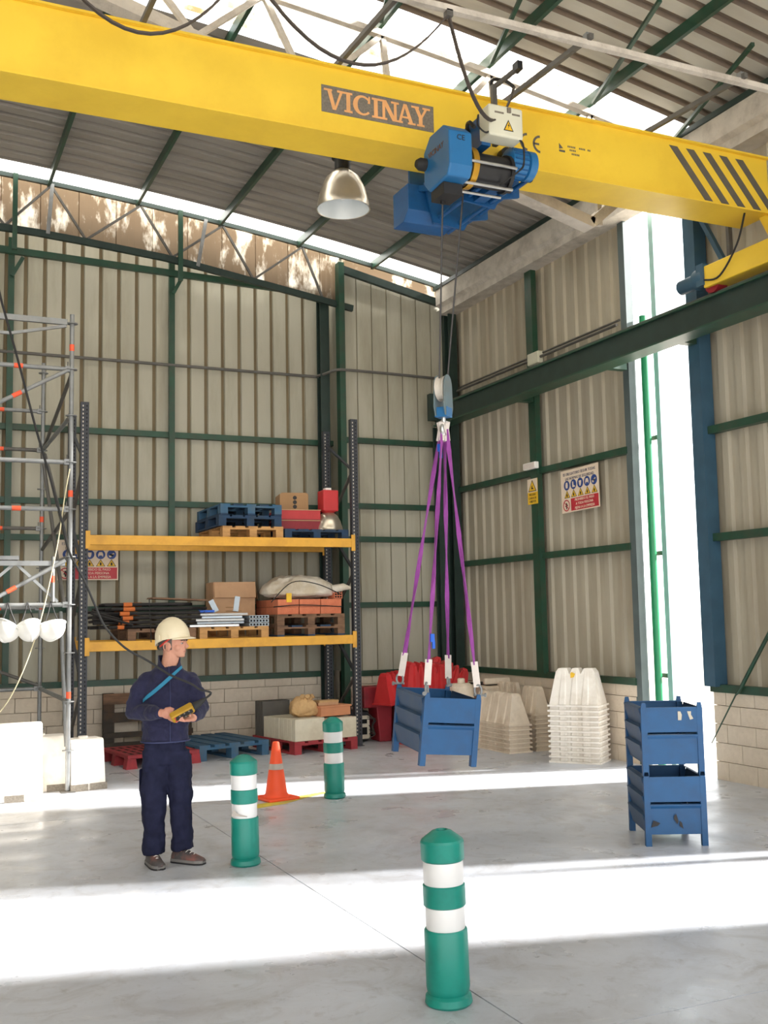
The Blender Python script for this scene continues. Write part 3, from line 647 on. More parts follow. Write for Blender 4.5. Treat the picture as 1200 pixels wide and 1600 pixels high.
# ------------------------------------------------------------------ blue steel crates
CW, CLn, CH = .46, .62, .506
def make_crate(name, label, front='crate_blue', side='crate_blue_dull', group='blue stacking crates'):
    t = thing(name, label, 'crate', (0, 0, 0), 0, group)
    hx, hy = CW/2, CLn/2
    for sx in (-1, 1):
        for sy in (-1, 1):
            m = MB(); x = sx*(hx-.022); y = sy*(hy-.022)
            m.box(x-.022, y-.022, 0, x+.022, y+.022, CH-.01); m.prism([(-.022, CH-.01), (.022, CH-.01), (.014, CH+.035), (-.014, CH+.035)], y+sy*.022-.006*(1+sy), y+sy*.022+.006*(1-sy), lambda u, v, w: (x+u, w, v))
            m.build('corner_post', front, t)
    for sy in (-1, 1):
        y = sy*(hy-.012)
        m = MB(); m.box(-hx+.04, y-.005+sy*.006, .322, hx-.04, y+.005+sy*.006, CH); m.box(-hx+.04, y-.012, CH-.012, hx-.04, y+.006, CH); m.build('end_panel', front, t)
        m = MB(); m.box(-hx+.04, y-.004, .085, hx-.04, y+.004, .285); m.prism([(y-sy*.012, .306), (y+sy*.016, .303), (y+sy*.016, .294), (y-sy*.002, .262)], -hx+.04, hx-.04, lambda u, v, w: (w, u, v)); m.build('end_panel', front, t)
    for sx in (-1, 1):
        for k in range(3):
            z0 = .095+k*.137; m = MB(); xo = sx*(hx+.012); xi = sx*(hx-.020)
            m.prism([(xi, z0), (xi-sx*.004, z0), (xo-sx*.006, z0+.128), (xi-sx*.006, z0+.137), (xi, z0+.137), (xo, z0+.128)], -hy+.04, hy-.04, lambda u, v, w: (u, w, v)); m.build('side_board', side, t)
    m = MB(); m.box(-hx+.02, -hy+.02, .085, hx-.02, hy-.02, .10); m.build('base', side, t)
    return t
c0 = make_crate('steel_crate', 'blue steel crate hanging in mid-air from purple slings')
crA = R(-5)
fl_c = Vector((3.528, 7.123, .633))
xd = Vector((math.cos(crA), math.sin(crA), 0)); yd = Vector((-math.sin(crA), math.cos(crA), 0))
cen = fl_c+xd*CW/2+yd*CLn/2
c0.rotation_mode = 'XYZ'; c0.rotation_euler = (R(4), R(4.6), crA); c0.location = (cen.x, cen.y, .636)
bpy.context.view_layer.update()
cb1 = Vector((5.089, 6.515, 0)); a25 = R(-26)
xd2 = Vector((math.cos(a25), math.sin(a25), 0)); yd2 = Vector((-math.sin(a25), math.cos(a25), 0)); cen2 = cb1+xd2*CW/2+yd2*CLn/2
c1 = dup(c0, (cen2.x, cen2.y, 0), a25, 'blue steel crate standing on the floor under another crate, scuffed front')
c2 = dup(c0, (cen2.x, cen2.y, CH+.006), a25, 'upper blue steel crate of the two stacked on the floor')
m = MB(); m.add([(.105, -.313, .43), (.13, -.313, .43), (.135, -.313, .47), (.125, -.313, .495), (.105, -.313, .495)], [(0, 1, 2, 3, 4)]); o = m.build('paint_scrape', 'crate_scrape', c2); o.location = (-.06, 0, -.02); m = MB(); m.add([(.175, -.313, .495), (.205, -.313, .495), (.203, -.313, .47), (.22, -.313, .44), (.195, -.313, .432), (.185, -.313, .46)], [(0, 1, 2, 3, 4, 5)])
o = m.build('paint_scrape', 'crate_scrape', c2); o.location = (-.06, -.0, -.02)
m = MB(); m.add([(.05, -.315, .20), (.075, -.315, .16), (.085, -.315, .18), (.07, -.315, .235), (.055, -.315, .225)], [(0, 1, 2, 3, 4)]); o = m.build('black_scuff', 'sign_dark', c1); o.location = (-.07, 0, 0); m = MB(); m.add([(.09, -.315, .15), (.12, -.315, .125), (.11, -.315, .17), (.095, -.315, .185)], [(0, 1, 2, 3)]); o = m.build('black_scuff', 'sign_dark', c1); o.location = (-.07, 0, 0); m = MB(); m.add([(-.12, -.315, .14), (-.07, -.315, .15), (-.05, -.315, .17), (-.10, -.315, .19)], [(0, 1, 2, 3)])
o = m.build('black_scuff', 'sign_dark', c1); o.location = (-.07, -.0, 0)

# slings and shackles
def ribbon(m, pts, w, th, dirs, mi=0):
    rings = []
    for i, p in enumerate(pts):
        p = Vector(p); d = (Vector(pts[min(i+1, len(pts)-1)])-Vector(pts[max(i-1, 0)])).normalized()
        a = Vector(dirs[i]); a = (a-d*a.dot(d)).normalized(); b = d.cross(a)
        rings.append([p+a*(sx*w/2)+b*(sy*th/2) for sx, sy in ((-1,-1),(1,-1),(1,1),(-1,1))])
    m.loft(rings, mi)
hookp = Vector((3.847, 7.22, 3.185))
camdir = Vector((.908, -.418, 0))
corner_names = (((-1, -1), 'near left'), ((1, -1), 'near right'), ((-1, 1), 'far left'), ((1, 1), 'far right'))
MW = c0.matrix_world
for k, ((sx, sy), nm) in enumerate(corner_names):
    c = MW @ Vector((sx*(CW/2-.02), sy*(CLn/2-.02), CH+.03))
    t = thing('lifting_sling', 'purple lifting strap from the hook to the %s corner of hanging crate' % nm, 'sling', tuple(c), 0, 'purple lifting slings')
    off = Vector((sx*.022, sy*.02, 0)); top = hookp+off*.8; b = c+(top-c).normalized()*.06
    L = [b.lerp(top, i/12)-c for i in range(13)]
    tw = [1.3*math.sin(i*.75+k*1.1) for i in range(13)]
    dirs = [camdir*math.cos(q)+Vector((.418, .908, 0))*math.sin(q) for q in tw]
    m = MB(); ribbon(m, L[1:], .036, .006, dirs[1:]); m.build('strap', 'sling_purple', t)
    m = MB(); ribbon(m, [L[0], L[0].lerp(L[1], .5), L[1]*1.0+(L[2]-L[1])*.15], .052, .012, [camdir]*3); label_part(m.build('end_sleeve', 'sling_white', t), 'white wear sleeve')
    eye = [top-c, top-c+Vector((off.x*.4, off.y*.4, .05)), hookp-c+Vector((0, 0, .06))]
    m = MB(); ribbon(m, [(L[-1]+(L[-2]-L[-1])*.55)]+eye, .04, .012, [camdir]*4); label_part(m.build('top_eye', 'sling_white', t), 'beige top loop')
    if nm in ('near left', 'far left'):
        q = L[2] if nm == 'near left' else L[11]
        m = MB(); m.cbox((q.x+.01, q.y-.02, q.z+.02), (.03, .02, .06)); m.cbox((q.x+.02, q.y-.02, q.z-.03), (.022, .012, .06)); m.build('tag', 'tag_blue', t)
    s = thing('shackle', 'steel bow shackle on the %s corner of hanging crate' % nm, 'shackle', tuple(c), math.atan2(sy, sx), 'steel shackles')
    m = MB(); m.tube([(.028*math.sin(R(a)), 0, .035+.04*math.cos(R(a))) for a in range(-150, 151, 25)], .009, 8); m.build('bow', 'galv', s, 40)
    m = MB(); m.tube([(-.035, 0, .0), (.055, 0, .0)], .009, 8); m.tube([(.05, 0, 0), (.062, 0, 0)], .016, 8); m.build('pin', 'galv', s, 40)

# festoon cables
fc = thing('festoon_cable', 'dark flat cable looping below the dusty rail of the crane', 'cable', (0, 6.19, 5.95))
for x0, x1, sg in ((-.9, .55, .62), (.55, 1.95, .62), (1.95, 3.42, .52), (3.42, 4.42, .50)):
    p = (x0, 0, 0); q = (x1, 0 if x1 < 4 else .75, 0 if x1 < 4 else .02)
    pts = catenary(p, q, sg, 18); m = MB(); ribbon(m, pts, .028, .012, [(0, 1, 0)]*19); m.build('cable_loop', 'cable_grey', fc)
for x in (.55, 1.95, 3.42):
    m = MB(); m.cbox((x, 0, 0), (.05, .05, .05)); m.build('cable_carrier', 'galv_dark', fc)
m = MB(); m.tube(spline([(4.42, .75, .02), (4.46, .95, .18), (4.40, 1.05, .22), (4.36, .98, .05), (4.36, .9, -.2), (4.34, .75, -.32)]), .014, 6); m.build('cable_tail', 'black_rubber', fc, 40)
m = MB(); m.box(4.33, .93, -.40, 4.37, .97, .12); m.bar((4.35, .95, .10), (4.47, .80, .20), .03, .03); m.build('tow_arm', 'galv_dark', fc)
m = MB(); m.cbox((4.48, .78, .22), (.05, .08, .07)); m.build('tow_clip', 'black_plastic', fc)

# runway beam
rb = thing('runway_beam', 'dark green crane runway beam along the right wall', 'beam', (0, 0, 0))
m = MB(); m.box(7.18, YF, 4.53, 7.42, 13.80, 4.548); label_part(m.build('bottom_flange', 'green_steel', rb), 'lit green underside')
m = MB(); m.box(7.18, YF, 4.80, 7.42, 13.80, 4.82); m.build('top_flange', 'green_steel', rb)
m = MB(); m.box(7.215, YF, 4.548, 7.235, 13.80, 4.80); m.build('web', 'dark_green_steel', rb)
m = MB(); m.box(7.27, YF, 4.82, 7.33, 13.80, 4.87); m.build('rail', 'galv_dark', rb)
m = MB(); m.box(7.12, 13.76, 4.62, 7.30, 13.86, 5.02); m.build('end_stop', 'dark_green_steel', rb)
for y in (2.4, 6.0, 8.63, 9.87, 11.85):
    m = MB(); m.box(7.40, y-.05, 4.55, 7.68, y+.05, 4.72); m.build('wall_bracket', 'green_steel', rb)

# hanging bell lamp
def bell(t, r, h, outer='metal_lamp', inner='lamp_inside'):
    pr = [(r*.22, h), (r*.30, h*.98), (r*.62, h*.80), (r*.84, h*.50), (r*.96, h*.18), (r, 0)]
    m = MB(); m.lathe(pr+[(r+.006, -.004)], 32, 0, None, False); o = m.build('lamp_shade', outer, t, 60)
    m = MB(); m.lathe([(.004, h-.012)]+[(a-.006, z-.004) for a, z in pr], 32, 0, None, False); m.build('reflector', inner, o, 60)
    return o
la = thing('pendant_lamp', 'bell-shaped metal warehouse lamp hanging below the yellow girder', 'lamp', (3.63, 8.66, 5.47))
bell(la, .245, .37)
m = MB(); m.lathe([(.06, .36), (.075, .37), (.075, .47), (.10, .48), (.10, .54), (.06, .55)], 20); m.build('lamp_holder', 'black_plastic', la, 40)
m = MB(); m.tube([(0, 0, .54), (0, 0, bchord(3.63)-5.47-.04)], .012, 8); m.build('hanger_rod', 'galv_dark', la, 40)
m = MB(); m.lathe([(.02, .30), (.04, .24), (.045, .15), (.02, .09)], 14); m.build('bulb', 'helmet_white', la, 60)

# ------------------------------------------------------------------ bollards, cone, floor paint
def bollard(loc, tilt, label, cracked=False):
    t = thing('bollard', label, 'bollard', loc, random.uniform(0, 6), 'green and white bollards'); t.rotation_euler = (tilt[1], tilt[0], 0)
    m = MB(); m.lathe([(.098, 0), (.108, .012), (.104, .04), (.090, .052), (.096, .062), (.099, .08), (.099, .325), (.094, .333)], 36); m.build('lower_body', 'bollard_green', t, 35)
    m = MB(); m.lathe([(.088, .333), (.090, .34), (.090, .425), (.088, .432)], 36); m.build('reflective_band', 'bollard_white', t, 35)
    m = MB(); m.lathe([(.091, .432), (.097, .437), (.097, .525), (.091, .530)], 36); m.build('middle_ring', 'bollard_green', t, 35)
    m = MB(); m.lathe([(.090, .530), (.092, .537), (.092, .625), (.090, .632)], 36); m.build('reflective_band', 'bollard_white', t, 35)
    m = MB(); m.lathe([(.092, .632), (.099, .638), (.100, .716), (.095, .727), (.045, .764), (.030, .769), (.026, .768), (.024, .755)], 36); m.build('cap', 'bollard_green', t, 24)
    m = MB(); m.lathe([(.0255, .752), (.0255, .7575)], 20); m.build('cap_hole', 'bollard_black', t)
    return t
bollard((2.30, 4.40, 0), (R(-1.3), 0), 'nearest green and white plastic bollard, alone in the foreground')
b2 = bollard((2.29, 7.45, 0), (R(-1), 0), 'green and white bollard right beside the standing worker, scuffed lower band')
m = MB(); m.add([(-.05, 0, -.02), (.06, 0, -.035), (.065, 0, -.03), (.0, 0, -.01), (-.03, 0, .02)], [(0, 1, 2, 3, 4)]); o = m.build('scuff', 'cone_grey', b2); o.location = (-.04, -.0935, .38); 
b2.rotation_euler = (0, R(-1), R(-20))
bollard((3.88, 9.70, 0), (R(-1), 0), 'farthest green and white bollard, beside the traffic cone')
tc = thing('traffic_cone', 'orange traffic cone standing in the sunlight between two bollards', 'cone', (3.36, 9.92, 0), .2)
m = MB(); m.lathe([(.125, .03), (.105, .06), (.035, .53), (.028, .545)], 28); m.build('cone_body', 'cone_orange', tc, 40)
m = MB(); m.lathe([(.0745, .285), (.066, .34)], 28, 0, None, False); label_part(m.build('cone_band', 'cone_grey', tc, 40), 'worn grey band')
m = MB(); m.box(-.17, -.17, 0, .17, .17, .03); m.build('cone_base', 'cone_orange', tc, None, .015)
m = MB(); P0 = [(3.0, 9.52), (3.35, 9.62), (3.62, 9.82), (3.95, 10.0), (3.90, 10.07), (3.55, 9.93), (3.3, 9.78), (2.98, 9.68)]
m.prism(P0, .001, .004, lambda u, v, w: (u, v, w)); tag(m.build('floor_marking', 'paint_yellow'), 'worn yellow mark painted on the floor at the cone', 'marking')
# ------------------------------------------------------------------ pallet rack
RX0, RX1, RY0, RY1, RH = 2.05, 5.68, 13.29, 14.33, 4.46
rk = thing('pallet_rack', 'tall pallet rack with dark perforated uprights and orange beams', 'rack', (0, 0, 0))
hl = MB(); hd = MB()
for x in (RX0, RX1):
    for y in (RY0, RY1):
        m = MB(); m.box(x-.05, y, 0, x-.043, y+.08, RH); m.box(x+.043, y, 0, x+.05, y+.08, RH); m.box(x-.043, y, 0, x-.004, y+.006, RH); m.box(x+.004, y, 0, x+.043, y+.006, RH); m.box(x-.004, y+.006, 0, x+.004, y+.018, RH)
        m.box(x-.07, y-.02, 0, x+.07, y+.10, .008)
        up_ = m.build('upright', 'rack_dark', rk)
        a = MB(); b = MB()
        for k in range(86):
            z = .16+k*.05
            a.box(x-.030, y-.0012, z-.011, x-.016, y+.001, z+.011); b.box(x+.016, y-.0012, z-.011, x+.030, y+.001, z+.011)
        o = a.build('slot_row', 'hole_light', up_); o['kind'] = 'stuff'; o = b.build('slot_row', 'hole_black', up_); o['kind'] = 'stuff'  # flat chips: light through the slots and dark inside painted as colour
for x in (RX0, RX1):
    zs = [.25, .95, 1.65, 2.35, 3.05, 3.75, 4.25]
    for i, (a, b) in enumerate(zip(zs, zs[1:])):
        y0, y1 = (RY0+.07, RY1+.01) if i % 2 else (RY1+.01, RY0+.07)
        m = MB(); m.bar((x, y0, a), (x, y1, b), .025, .04, up=(1, 0, 0)); m.build('brace', 'rack_dark' if i % 2 else 'galv_dark', rk)
for zt in (2.80, 1.49):
    for y in (RY0-.012, RY1+.03):
        m = MB(); m.box(RX0+.06, y, zt-.12, RX1-.06, y+.05, zt); bm_ = m.build('beam', 'rack_orange', rk, None, .006)
        for x in (RX0+.045, RX1-.045):
            m = MB(); m.box(x-.028, y-.006, zt-.17, x+.028, y+.004, zt+.05); m.build('beam_connector', 'rack_orange', bm_)

# ------------------------------------------------------------------ pallets
def make_pallet(name, label, mt, loc, rz=0, W=.8, D=1.2, H=.144, group='loaded pallets', mt2=None):
    t = thing(name, label, 'pallet', loc, rz, group); mt2 = mt2 or mt; k = H/.144
    def bd(n, x0, y0, z0, x1, y1, z1, q): m = MB(); m.box(x0, y0, z0*k, x1, y1, z1*k); m.build(n, q, t)
    for x in (-W/2+.05, 0, W/2-.05):
        bd('runner', x-.05, -D/2, 0, x+.05, D/2, .022, mt2)
        for y in (-D/2+.07, 0, D/2-.07): bd('foot_block', x-.05, y-.07, .022, x+.05, y+.07, .1, mt)
    for y in (-D/2+.07, 0, D/2-.07): bd('stringer', -W/2, y-.07, .1, W/2, y+.07, .122, mt)
    n = 5; bw = .13 if W < .85 else .15
    for i in range(n):
        x = -W/2+bw/2+(W-bw)*i/(n-1); bd('deck_board', x-bw/2, -D/2, .122, x+bw/2, D/2, .144, mt2 if i % 2 else mt)
    return t
UP, LO = 2.801, 1.491
make_pallet('pallet', 'bare wooden pallet at the bottom of three on the upper shelf', 'pallet_wood', (4.22, 13.90, UP), 0, .83)
make_pallet('pallet', 'lower of two blue pallets stacked on the upper shelf', 'pallet_blue_dark', (4.19, 13.92, UP+.146), 0, .86, group='blue pallets')
make_pallet('pallet', 'uppermost blue pallet of the three-high stack on the upper shelf', 'pallet_blue', (4.20, 13.91, UP+.292), 0, .84, group='blue pallets', mt2='pallet_blue_dark')
make_pallet('pallet', 'dark blue pallet on the upper shelf carrying a lamp and red trays', 'pallet_blue_dark', (5.12, 13.88, UP), 0, .92, 1.15, .12, 'blue pallets')
make_pallet('pallet', 'worn wooden pallet under the heap of black poles', 'old_wood', (3.02, 13.90, LO), 0, .86)
make_pallet('pallet', 'wooden pallet on the lower shelf under grey metal sheets', 'pallet_wood', (3.96, 13.90, LO), 0, .92)
make_pallet('pallet', 'lowest weathered pallet beneath the orange bricks', 'old_wood', (5.02, 13.90, LO), 0, .96, mt2='pallet_blue_dark')
make_pallet('pallet', 'weathered wooden pallet directly under the orange bricks', 'old_wood', (5.02, 13.90, LO+.146), 0, .96)
make_pallet('pallet', 'faded blue pallet lying on the floor beside the worker', 'pallet_blue', (3.75, 13.62, 0), R(12), .98, 1.2, .19, 'floor pallets')
make_pallet('pallet', 'red pallet on the floor under cream boxes and a sack', 'pallet_red', (4.98, 13.52, 0), R(10), .95, 1.15, .16, 'floor pallets')
# red plastic pallet with slots
t = thing('plastic_pallet', 'red slotted plastic pallet on the floor behind the worker', 'pallet', (2.86, 13.28, 0), R(8), 'floor pallets')
m = MB(); m.box(-.45, -.5, .12, .45, .5, .16); m.build('deck', 'pallet_red', t, None, .006)
for i in range(8):
    for j in range(4):
        m = MB(); m.box(-.38+i*.1, -.42+j*.22, .158, -.34+i*.1, -.28+j*.22, .1612); m.build('slot', 'hole_black', t)
for x in (-.40, 0, .40):
    for y in (-.44, 0, .44):
        m = MB(); m.prism([(-.07, 0), (.07, 0), (.05, .12), (-.05, .12)], y-.06, y+.06, lambda u, v, w: (x+u, w, v)); m.build('foot', 'pallet_red', t)
# dark pallet leaning against the block wall
t = thing('leaning_pallet', 'dark weathered pallet standing on edge against the block wall', 'pallet', (3.08, 14.38, 0), 0)
for z0, z1, x1, q in ((.64, .78, .0, 'old_wood'), (.40, .53, .6, 'dark_wood'), (.0, .14, .6, 'dark_wood'), (.20, .27, .6, 'dark_wood')):
    m = MB(); m.box(-.6, -.03, z0, x1, 0, z1); m.build('plank', q, t)
for x in (-.52, 0, .52):
    m = MB(); m.box(x-.07, 0, 0, x+.07, .12, .78 if x <= 0 else .53); m.build('bearer', 'dark_wood', t)

# ------------------------------------------------------------------ things on the upper shelf
z = UP+.121
t = thing('bell_lamp', 'spare bell lamp with red gear box standing on the blue pallet', 'lamp', (5.40, 13.60, z), 0)
bell(t, .205, .27)
m = MB(); m.box(-.115, -.115, .27, .115, .115, .565); m.build('gear_box', 'red_plastic', t, None, .02, 3)
m = MB(); m.box(-.05, -.05, .565, .03, .05, .60); m.build('connector', 'helmet_white', t)
m = MB(); m.lathe([(.07, .25), (.11, .275)], 16); m.build('collar', 'red_plastic', t)
for k, lb in ((0, 'lower red metal tray beside the spare lamp'), (1, 'upper red metal tray beside the spare lamp, under a cardboard box')):
    t = tag(MB().box(-.30, -.38, 0, .30, .38, .012).build('metal_tray', 'dark_red'), lb, 'tray', 'red metal trays')
    t.location = (4.99, 13.92, z+k*.145); t.rotation_euler = (0, 0, R(-6)); m = MB()
    for a in ((-.30, -.38, .30, -.37), (-.30, .37, .30, .38), (-.30, -.37, -.29, .37), (.29, -.37, .30, .37)):
        m = MB(); m.box(a[0], a[1], .012, a[2], a[3], .135); m.build('tray_side', 'red_plastic' if k else 'dark_red', t)
    m = MB(); m.box(-.31, -.39, .13, .31, -.36, .14); m.build('tray_rim', 'cardboard', t)
t = thing('cardboard_box', 'brown cardboard box with three black dots on the red trays', 'box', (4.98, 13.92, z+.288), R(-10))
m = MB(); m.box(-.20, -.20, 0, .20, .20, .23); m.build('carton', 'cardboard_dark', t, None, .004)
for k in range(3):
    T = Matrix.Translation((.01, -.199, .055+k*.062)) @ Matrix.Rotation(PI/2, 4, 'X'); m = MB(); m.lathe([(.028, 0), (.028, .003)], 18, 0, T); m.build('printed_dot', 'sign_dark', t)
m = MB(); m.prism([(-.20, .23), (.20, .23), (.17, .25), (-.17, .25)], -.20, .0, lambda u, v, w: (u, w, v)); m.build('flap', 'cardboard_dark', t)

# ------------------------------------------------------------------ things on the lower shelf
z = LO+.144
random.seed(3)
layers = [(13, 0), (12, 1), (11, 2), (10, 3), (8, 4), (6, 5)]
for n, lv in layers:
    for i in range(n):
        y = 13.36+.62*(i+.5)/n+random.uniform(-.01, .01); zz = z+.024+lv*.056
        x0 = 2.32+random.uniform(-.16, .22)+(lv*.02); x1 = x0+random.uniform(.95, 1.12)
        o = MB().tube([(x0, y, zz+random.uniform(-.004, .004)), (x1, y+random.uniform(-.02, .02), zz)], .021, 7).build('steel_pole', 'pole_black', None, 40)
        tag(o, 'black steel pole in the strapped heap on the lower shelf', 'pole', 'black poles on the lower shelf')
        if (i+lv) % 2 == 0 or i == 0:
            xt = random.uniform(2.46, 2.70); o2 = MB().tube([(xt, y, zz), (xt+random.uniform(.08, .15), y, zz)], .0275, 7).build('painted_sleeve', 'tip_orange', o, 40)
for k in range(7):
    y = 13.33+.05*k; o = MB().tube([(2.16+random.uniform(-.04, .06), y, z+.09+random.uniform(0, .16)), (2.66, y+.02, z+.05+k*.03)], .017, 7).build('steel_pole', 'pole_black', None, 40)
    tag(o, 'black steel pole poking out slanted at the left end of the heap', 'pole', 'slanted black poles')
m = MB(); m.prism([(0, 0), (.72, -.035), (.72, -.015), (.02, .02)], 0, .35, lambda u, v, w: (u, w, v)); o = m.build('wooden_board', 'old_wood'); o.location = (2.92, 13.45, z+.375); tag(o, 'thin brown board lying on top of the pole heap', 'board')
o = MB().tube(spline([(2.86, 13.33, z+.37), (2.86, 13.30, z+.2), (2.865, 13.255, z-.02), (2.87, 13.255, z-.17)]), .006, 6).build('strap_cord', 'black_rubber', None, 40); tag(o, 'thin dark cord hanging down over the heap of poles', 'cord')
# metal sheets
shl = ['lowest', 'second', 'third', 'fourth', 'topmost']
for k in range(5):
    t = thing('sheet_metal_tray', '%s grey sheet metal tray of the flat pile on the lower shelf' % shl[k], 'tray', (3.76+.02*k, 13.75, z+.006+k*.036), R((-4, 5, 1, -7, 3)[k]), 'grey sheet metal trays')
    m = MB(); m.box(-.34, -.38, 0, .30, .38, .006); m.build('sheet', 'metal_sheet', t)
    m = MB(); m.box(-.34, -.386, 0, .30, -.376, .026); m.build('front_lip', 'metal_sheet' if k % 2 else 'steel_bright', t)
t = thing('perforated_tray', 'grey perforated grid tray beside the metal panels', 'tray', (4.28, 13.72, z+.002), R(3))
for k in range(3):
    m = MB(); m.box(-.13, -.38, k*.05, .14, .36, k*.05+.04); fr_ = m.build('grid_layer', 'metal_sheet', t)
    for i in range(6):
        m = MB(); m.box(-.12+i*.043, -.382, k*.05+.008, -.092+i*.043, -.379, k*.05+.032); m.build('slot', 'hole_black', fr_)
for x, y, h, a, lb in ((3.76, 13.44, .17, 14, 'short grey metal plate leaning left on the pile of panels'), (4.02, 13.46, .20, -4, 'short grey metal plate standing upright on the pile of panels')):
    m = MB(); m.box(-.035, -.004, 0, .035, .004, h); m.box(-.035, -.004, 0, .035, .03, .006); o = m.build('metal_plate', 'metal_sheet'); o.location = (x, y, z+.196); o.rotation_euler = (0, R(-a*2), 0); tag(o, lb, 'plate')
m = MB(); m.box(-.10, -.02, 0, .10, .02, .03); m.box(-.10, -.06, 0, -.05, -.02, .02); o = m.build('blue_bracket', 'tag_blue'); o.location = (3.62, 13.42, z+.19); tag(o, 'small blue plastic bracket on the grey panels', 'bracket')
t = thing('cardboard_box', 'tall pale cardboard box with folded front flap on the lower shelf', 'box', (4.16, 14.18, z), R(-3))
m = MB(); m.box(-.29, -.24, 0, .29, .24, .60); m.build('carton', 'cardboard', t, None, .004)
m = MB(); m.prism([(-.245, .60), (-.29, .39), (-.284, .385), (-.235, .60)], -.28, .29, lambda u, v, w: (w, u, v)); m.build('flap', 'cardboard', t)
m = MB(); m.prism([(.29, .60), (.335, .37), (.34, .38), (.297, .61)], -.20, .24, lambda u, v, w: (u, w, v)); m.build('flap', 'cardboard_dark', t)
for k in range(4):
    m = MB(); m.box(-.12, -.2415, .10+k*.05, .16-.03*k, -.2395, .112+k*.05); m.build('printed_line', 'cardboard_dark', t)
# bricks
z2 = LO+.146+.144+.002
bk = MB(); bk.box(-.1475, -.113, 0, .1475, .113, .096); bk_me = bk.mesh('clay_brick', 'brick_orange')
pos = ['left', 'middle', 'right']; dpt = ['front', 'second', 'third', 'rear']
for lv in range(2):
    for j in range(4):
        for i in range(3):
            o = inst('clay_brick', bk_me, None, (4.71+i*.306+(.0 if lv == 0 else .004), 13.46+j*.236, z2+lv*.101), (0, 0, R(random.uniform(-.4, .4))))
            tag(o, 'orange clay brick, %s layer, %s column, %s row on the pallet' % (('lower', 'upper')[lv], pos[i], dpt[j]), 'brick', 'orange bricks on the pallet')
t = thing('hollow_brick', 'hollow orange brick with open holes at the right end of the white bag', 'brick', (5.43, 13.46, z2+.203), R(4))
m = MB(); m.box(-.06, -.10, 0, .06, .10, .11); m.build('brick_body', 'brick_orange', t)
for i in range(3):
    for j in range(3):
        m = MB(); m.box(-.052+i*.037, -.1015, .010+j*.034, -.024+i*.037, -.0995, .034+j*.034); m.build('brick_hole', 'hole_black', t)
def lump(name, ctr, size, mt, seed, amp, nu=28, nv=14, flat=.35, flare=None):
    """soft sagging bag: squashed ellipsoid with folds"""
    random.seed(seed); ph = [random.uniform(0, 6.28) for _ in range(10)]; m = MB(); rings = []
    for j in range(nv+1):
        v = -PI/2+PI*j/nv; ring = []
        for i in range(nu):
            u = 2*PI*i/nu; c = max(math.cos(v), .02); x = math.copysign(abs(math.cos(u))**.7, math.cos(u))*c**.8; y = math.copysign(abs(math.sin(u))**.7, math.sin(u))*c**.8; zz = math.sin(v)
            zz = zz if zz > 0 else zz*flat
            f = 1+amp*(math.sin(3*u+ph[0]+2*v)+.6*math.sin(7*u+ph[1]-3*v)+.5*math.sin(5*v+ph[2]+u))
            ring.append((ctr[0]+size[0]*x*f, ctr[1]+size[1]*y*f, ctr[2]+size[2]*zz*(1+amp*1.6*math.sin(4*x*2+ph[3])*math.cos(3*y+ph[4]))))
        rings.append(ring)
    m.loft(rings); o = m.build(name, mt, None, 80); md = o.modifiers.new('sub', 'SUBSURF'); md.levels = md.render_levels = 2
    tx = bpy.data.textures.new('wrinkles', 'CLOUDS'); tx.noise_scale = .11; tx.noise_depth = 3
    md = o.modifiers.new('wrinkles', 'DISPLACE'); md.texture = tx; md.strength = .07; md.mid_level = .5; md.texture_coords = 'LOCAL'; return o
bg_ = lump('builders_bag', (4.98, 13.72, z2+.29), (.50, .40, .24), 'bag_white', 5, .05); tag(bg_, 'crumpled white builder\'s bag draped over the orange bricks', 'bag')
o = MB().tube([(5.38, 13.42, z2+.32), (5.52, 13.36, z2+.36), (5.60, 13.31, z2+.34)], [.07, .05, .02], 10).build('bag_neck', 'bag_white', bg_, 60)
o = MB().tube(spline([(4.47, 13.34, z2+.16), (4.75, 13.31, z2+.42), (5.1, 13.30, z2+.40), (5.45, 13.32, z2+.26)]), .007, 6).build('tie_strap', 'black_rubber', bg_, 40)
o = MB().tube(spline([(4.5, 13.33, z2+.1), (4.9, 13.325, z2+.12), (5.48, 13.325, z2+.09)]), .007, 6).build('tie_strap', 'black_rubber', bg_, 40)
m = MB(); m.box(-.035, -.01, -.06, .035, .01, .06); o = m.build('yellow_tag', 'sign_yellow', bg_); o.location = (4.72, 13.345, z2+.22)

# ------------------------------------------------------------------ load on the red floor pallet
zr = .161; a = R(10); ca, sa = math.cos(a), math.sin(a)
def onp(x, y): return (4.98+x*ca-y*sa, 13.52+x*sa+y*ca, zr)
for x, y, w, d, h, lb, q in ((-.24, -.36, .44, .40, .28, 'cream tile box at the front left of the red pallet', 'tile_cream'), (.24, -.37, .46, .40, .26, 'cream tile box at the front right of the red pallet', 'tile_cream'),
                             (-.26, .08, .40, .42, .27, 'cream tile box in the second row of the red pallet', 'tile_cream'), (-.25, .42, .42, .22, .46, 'tall grey box at the back left of the red pallet', 'galv_dark'), (.22, .25, .46, .50, .40, 'grey flat-topped box at the back right of the red pallet', 'tile_cream')):
    t = thing('tile_box', lb, 'box', onp(x, y), a, 'boxes on the red pallet')
    n = 4 if q == 'tile_cream' else 3
    for k in range(n):
        m = MB(); m.box(-w/2+.002, -d/2+d*k/n+.002, 0, w/2-.002, -d/2+d*(k+1)/n-.002, h); m.build('tile_pack', q, t, None, .004)
t = thing('flat_carton', 'flat terracotta-coloured carton on the cream boxes', 'box', onp(.20, -.30)[:2]+(zr+.281,), R(14))
m = MB(); m.box(-.24, -.17, 0, .24, .17, .11); m.build('carton', 'terracotta', t, None, .004)
m = MB(); m.box(-.255, -.18, .11, .255, .18, .135); m.build('lid', 'terracotta', t, None, .004)
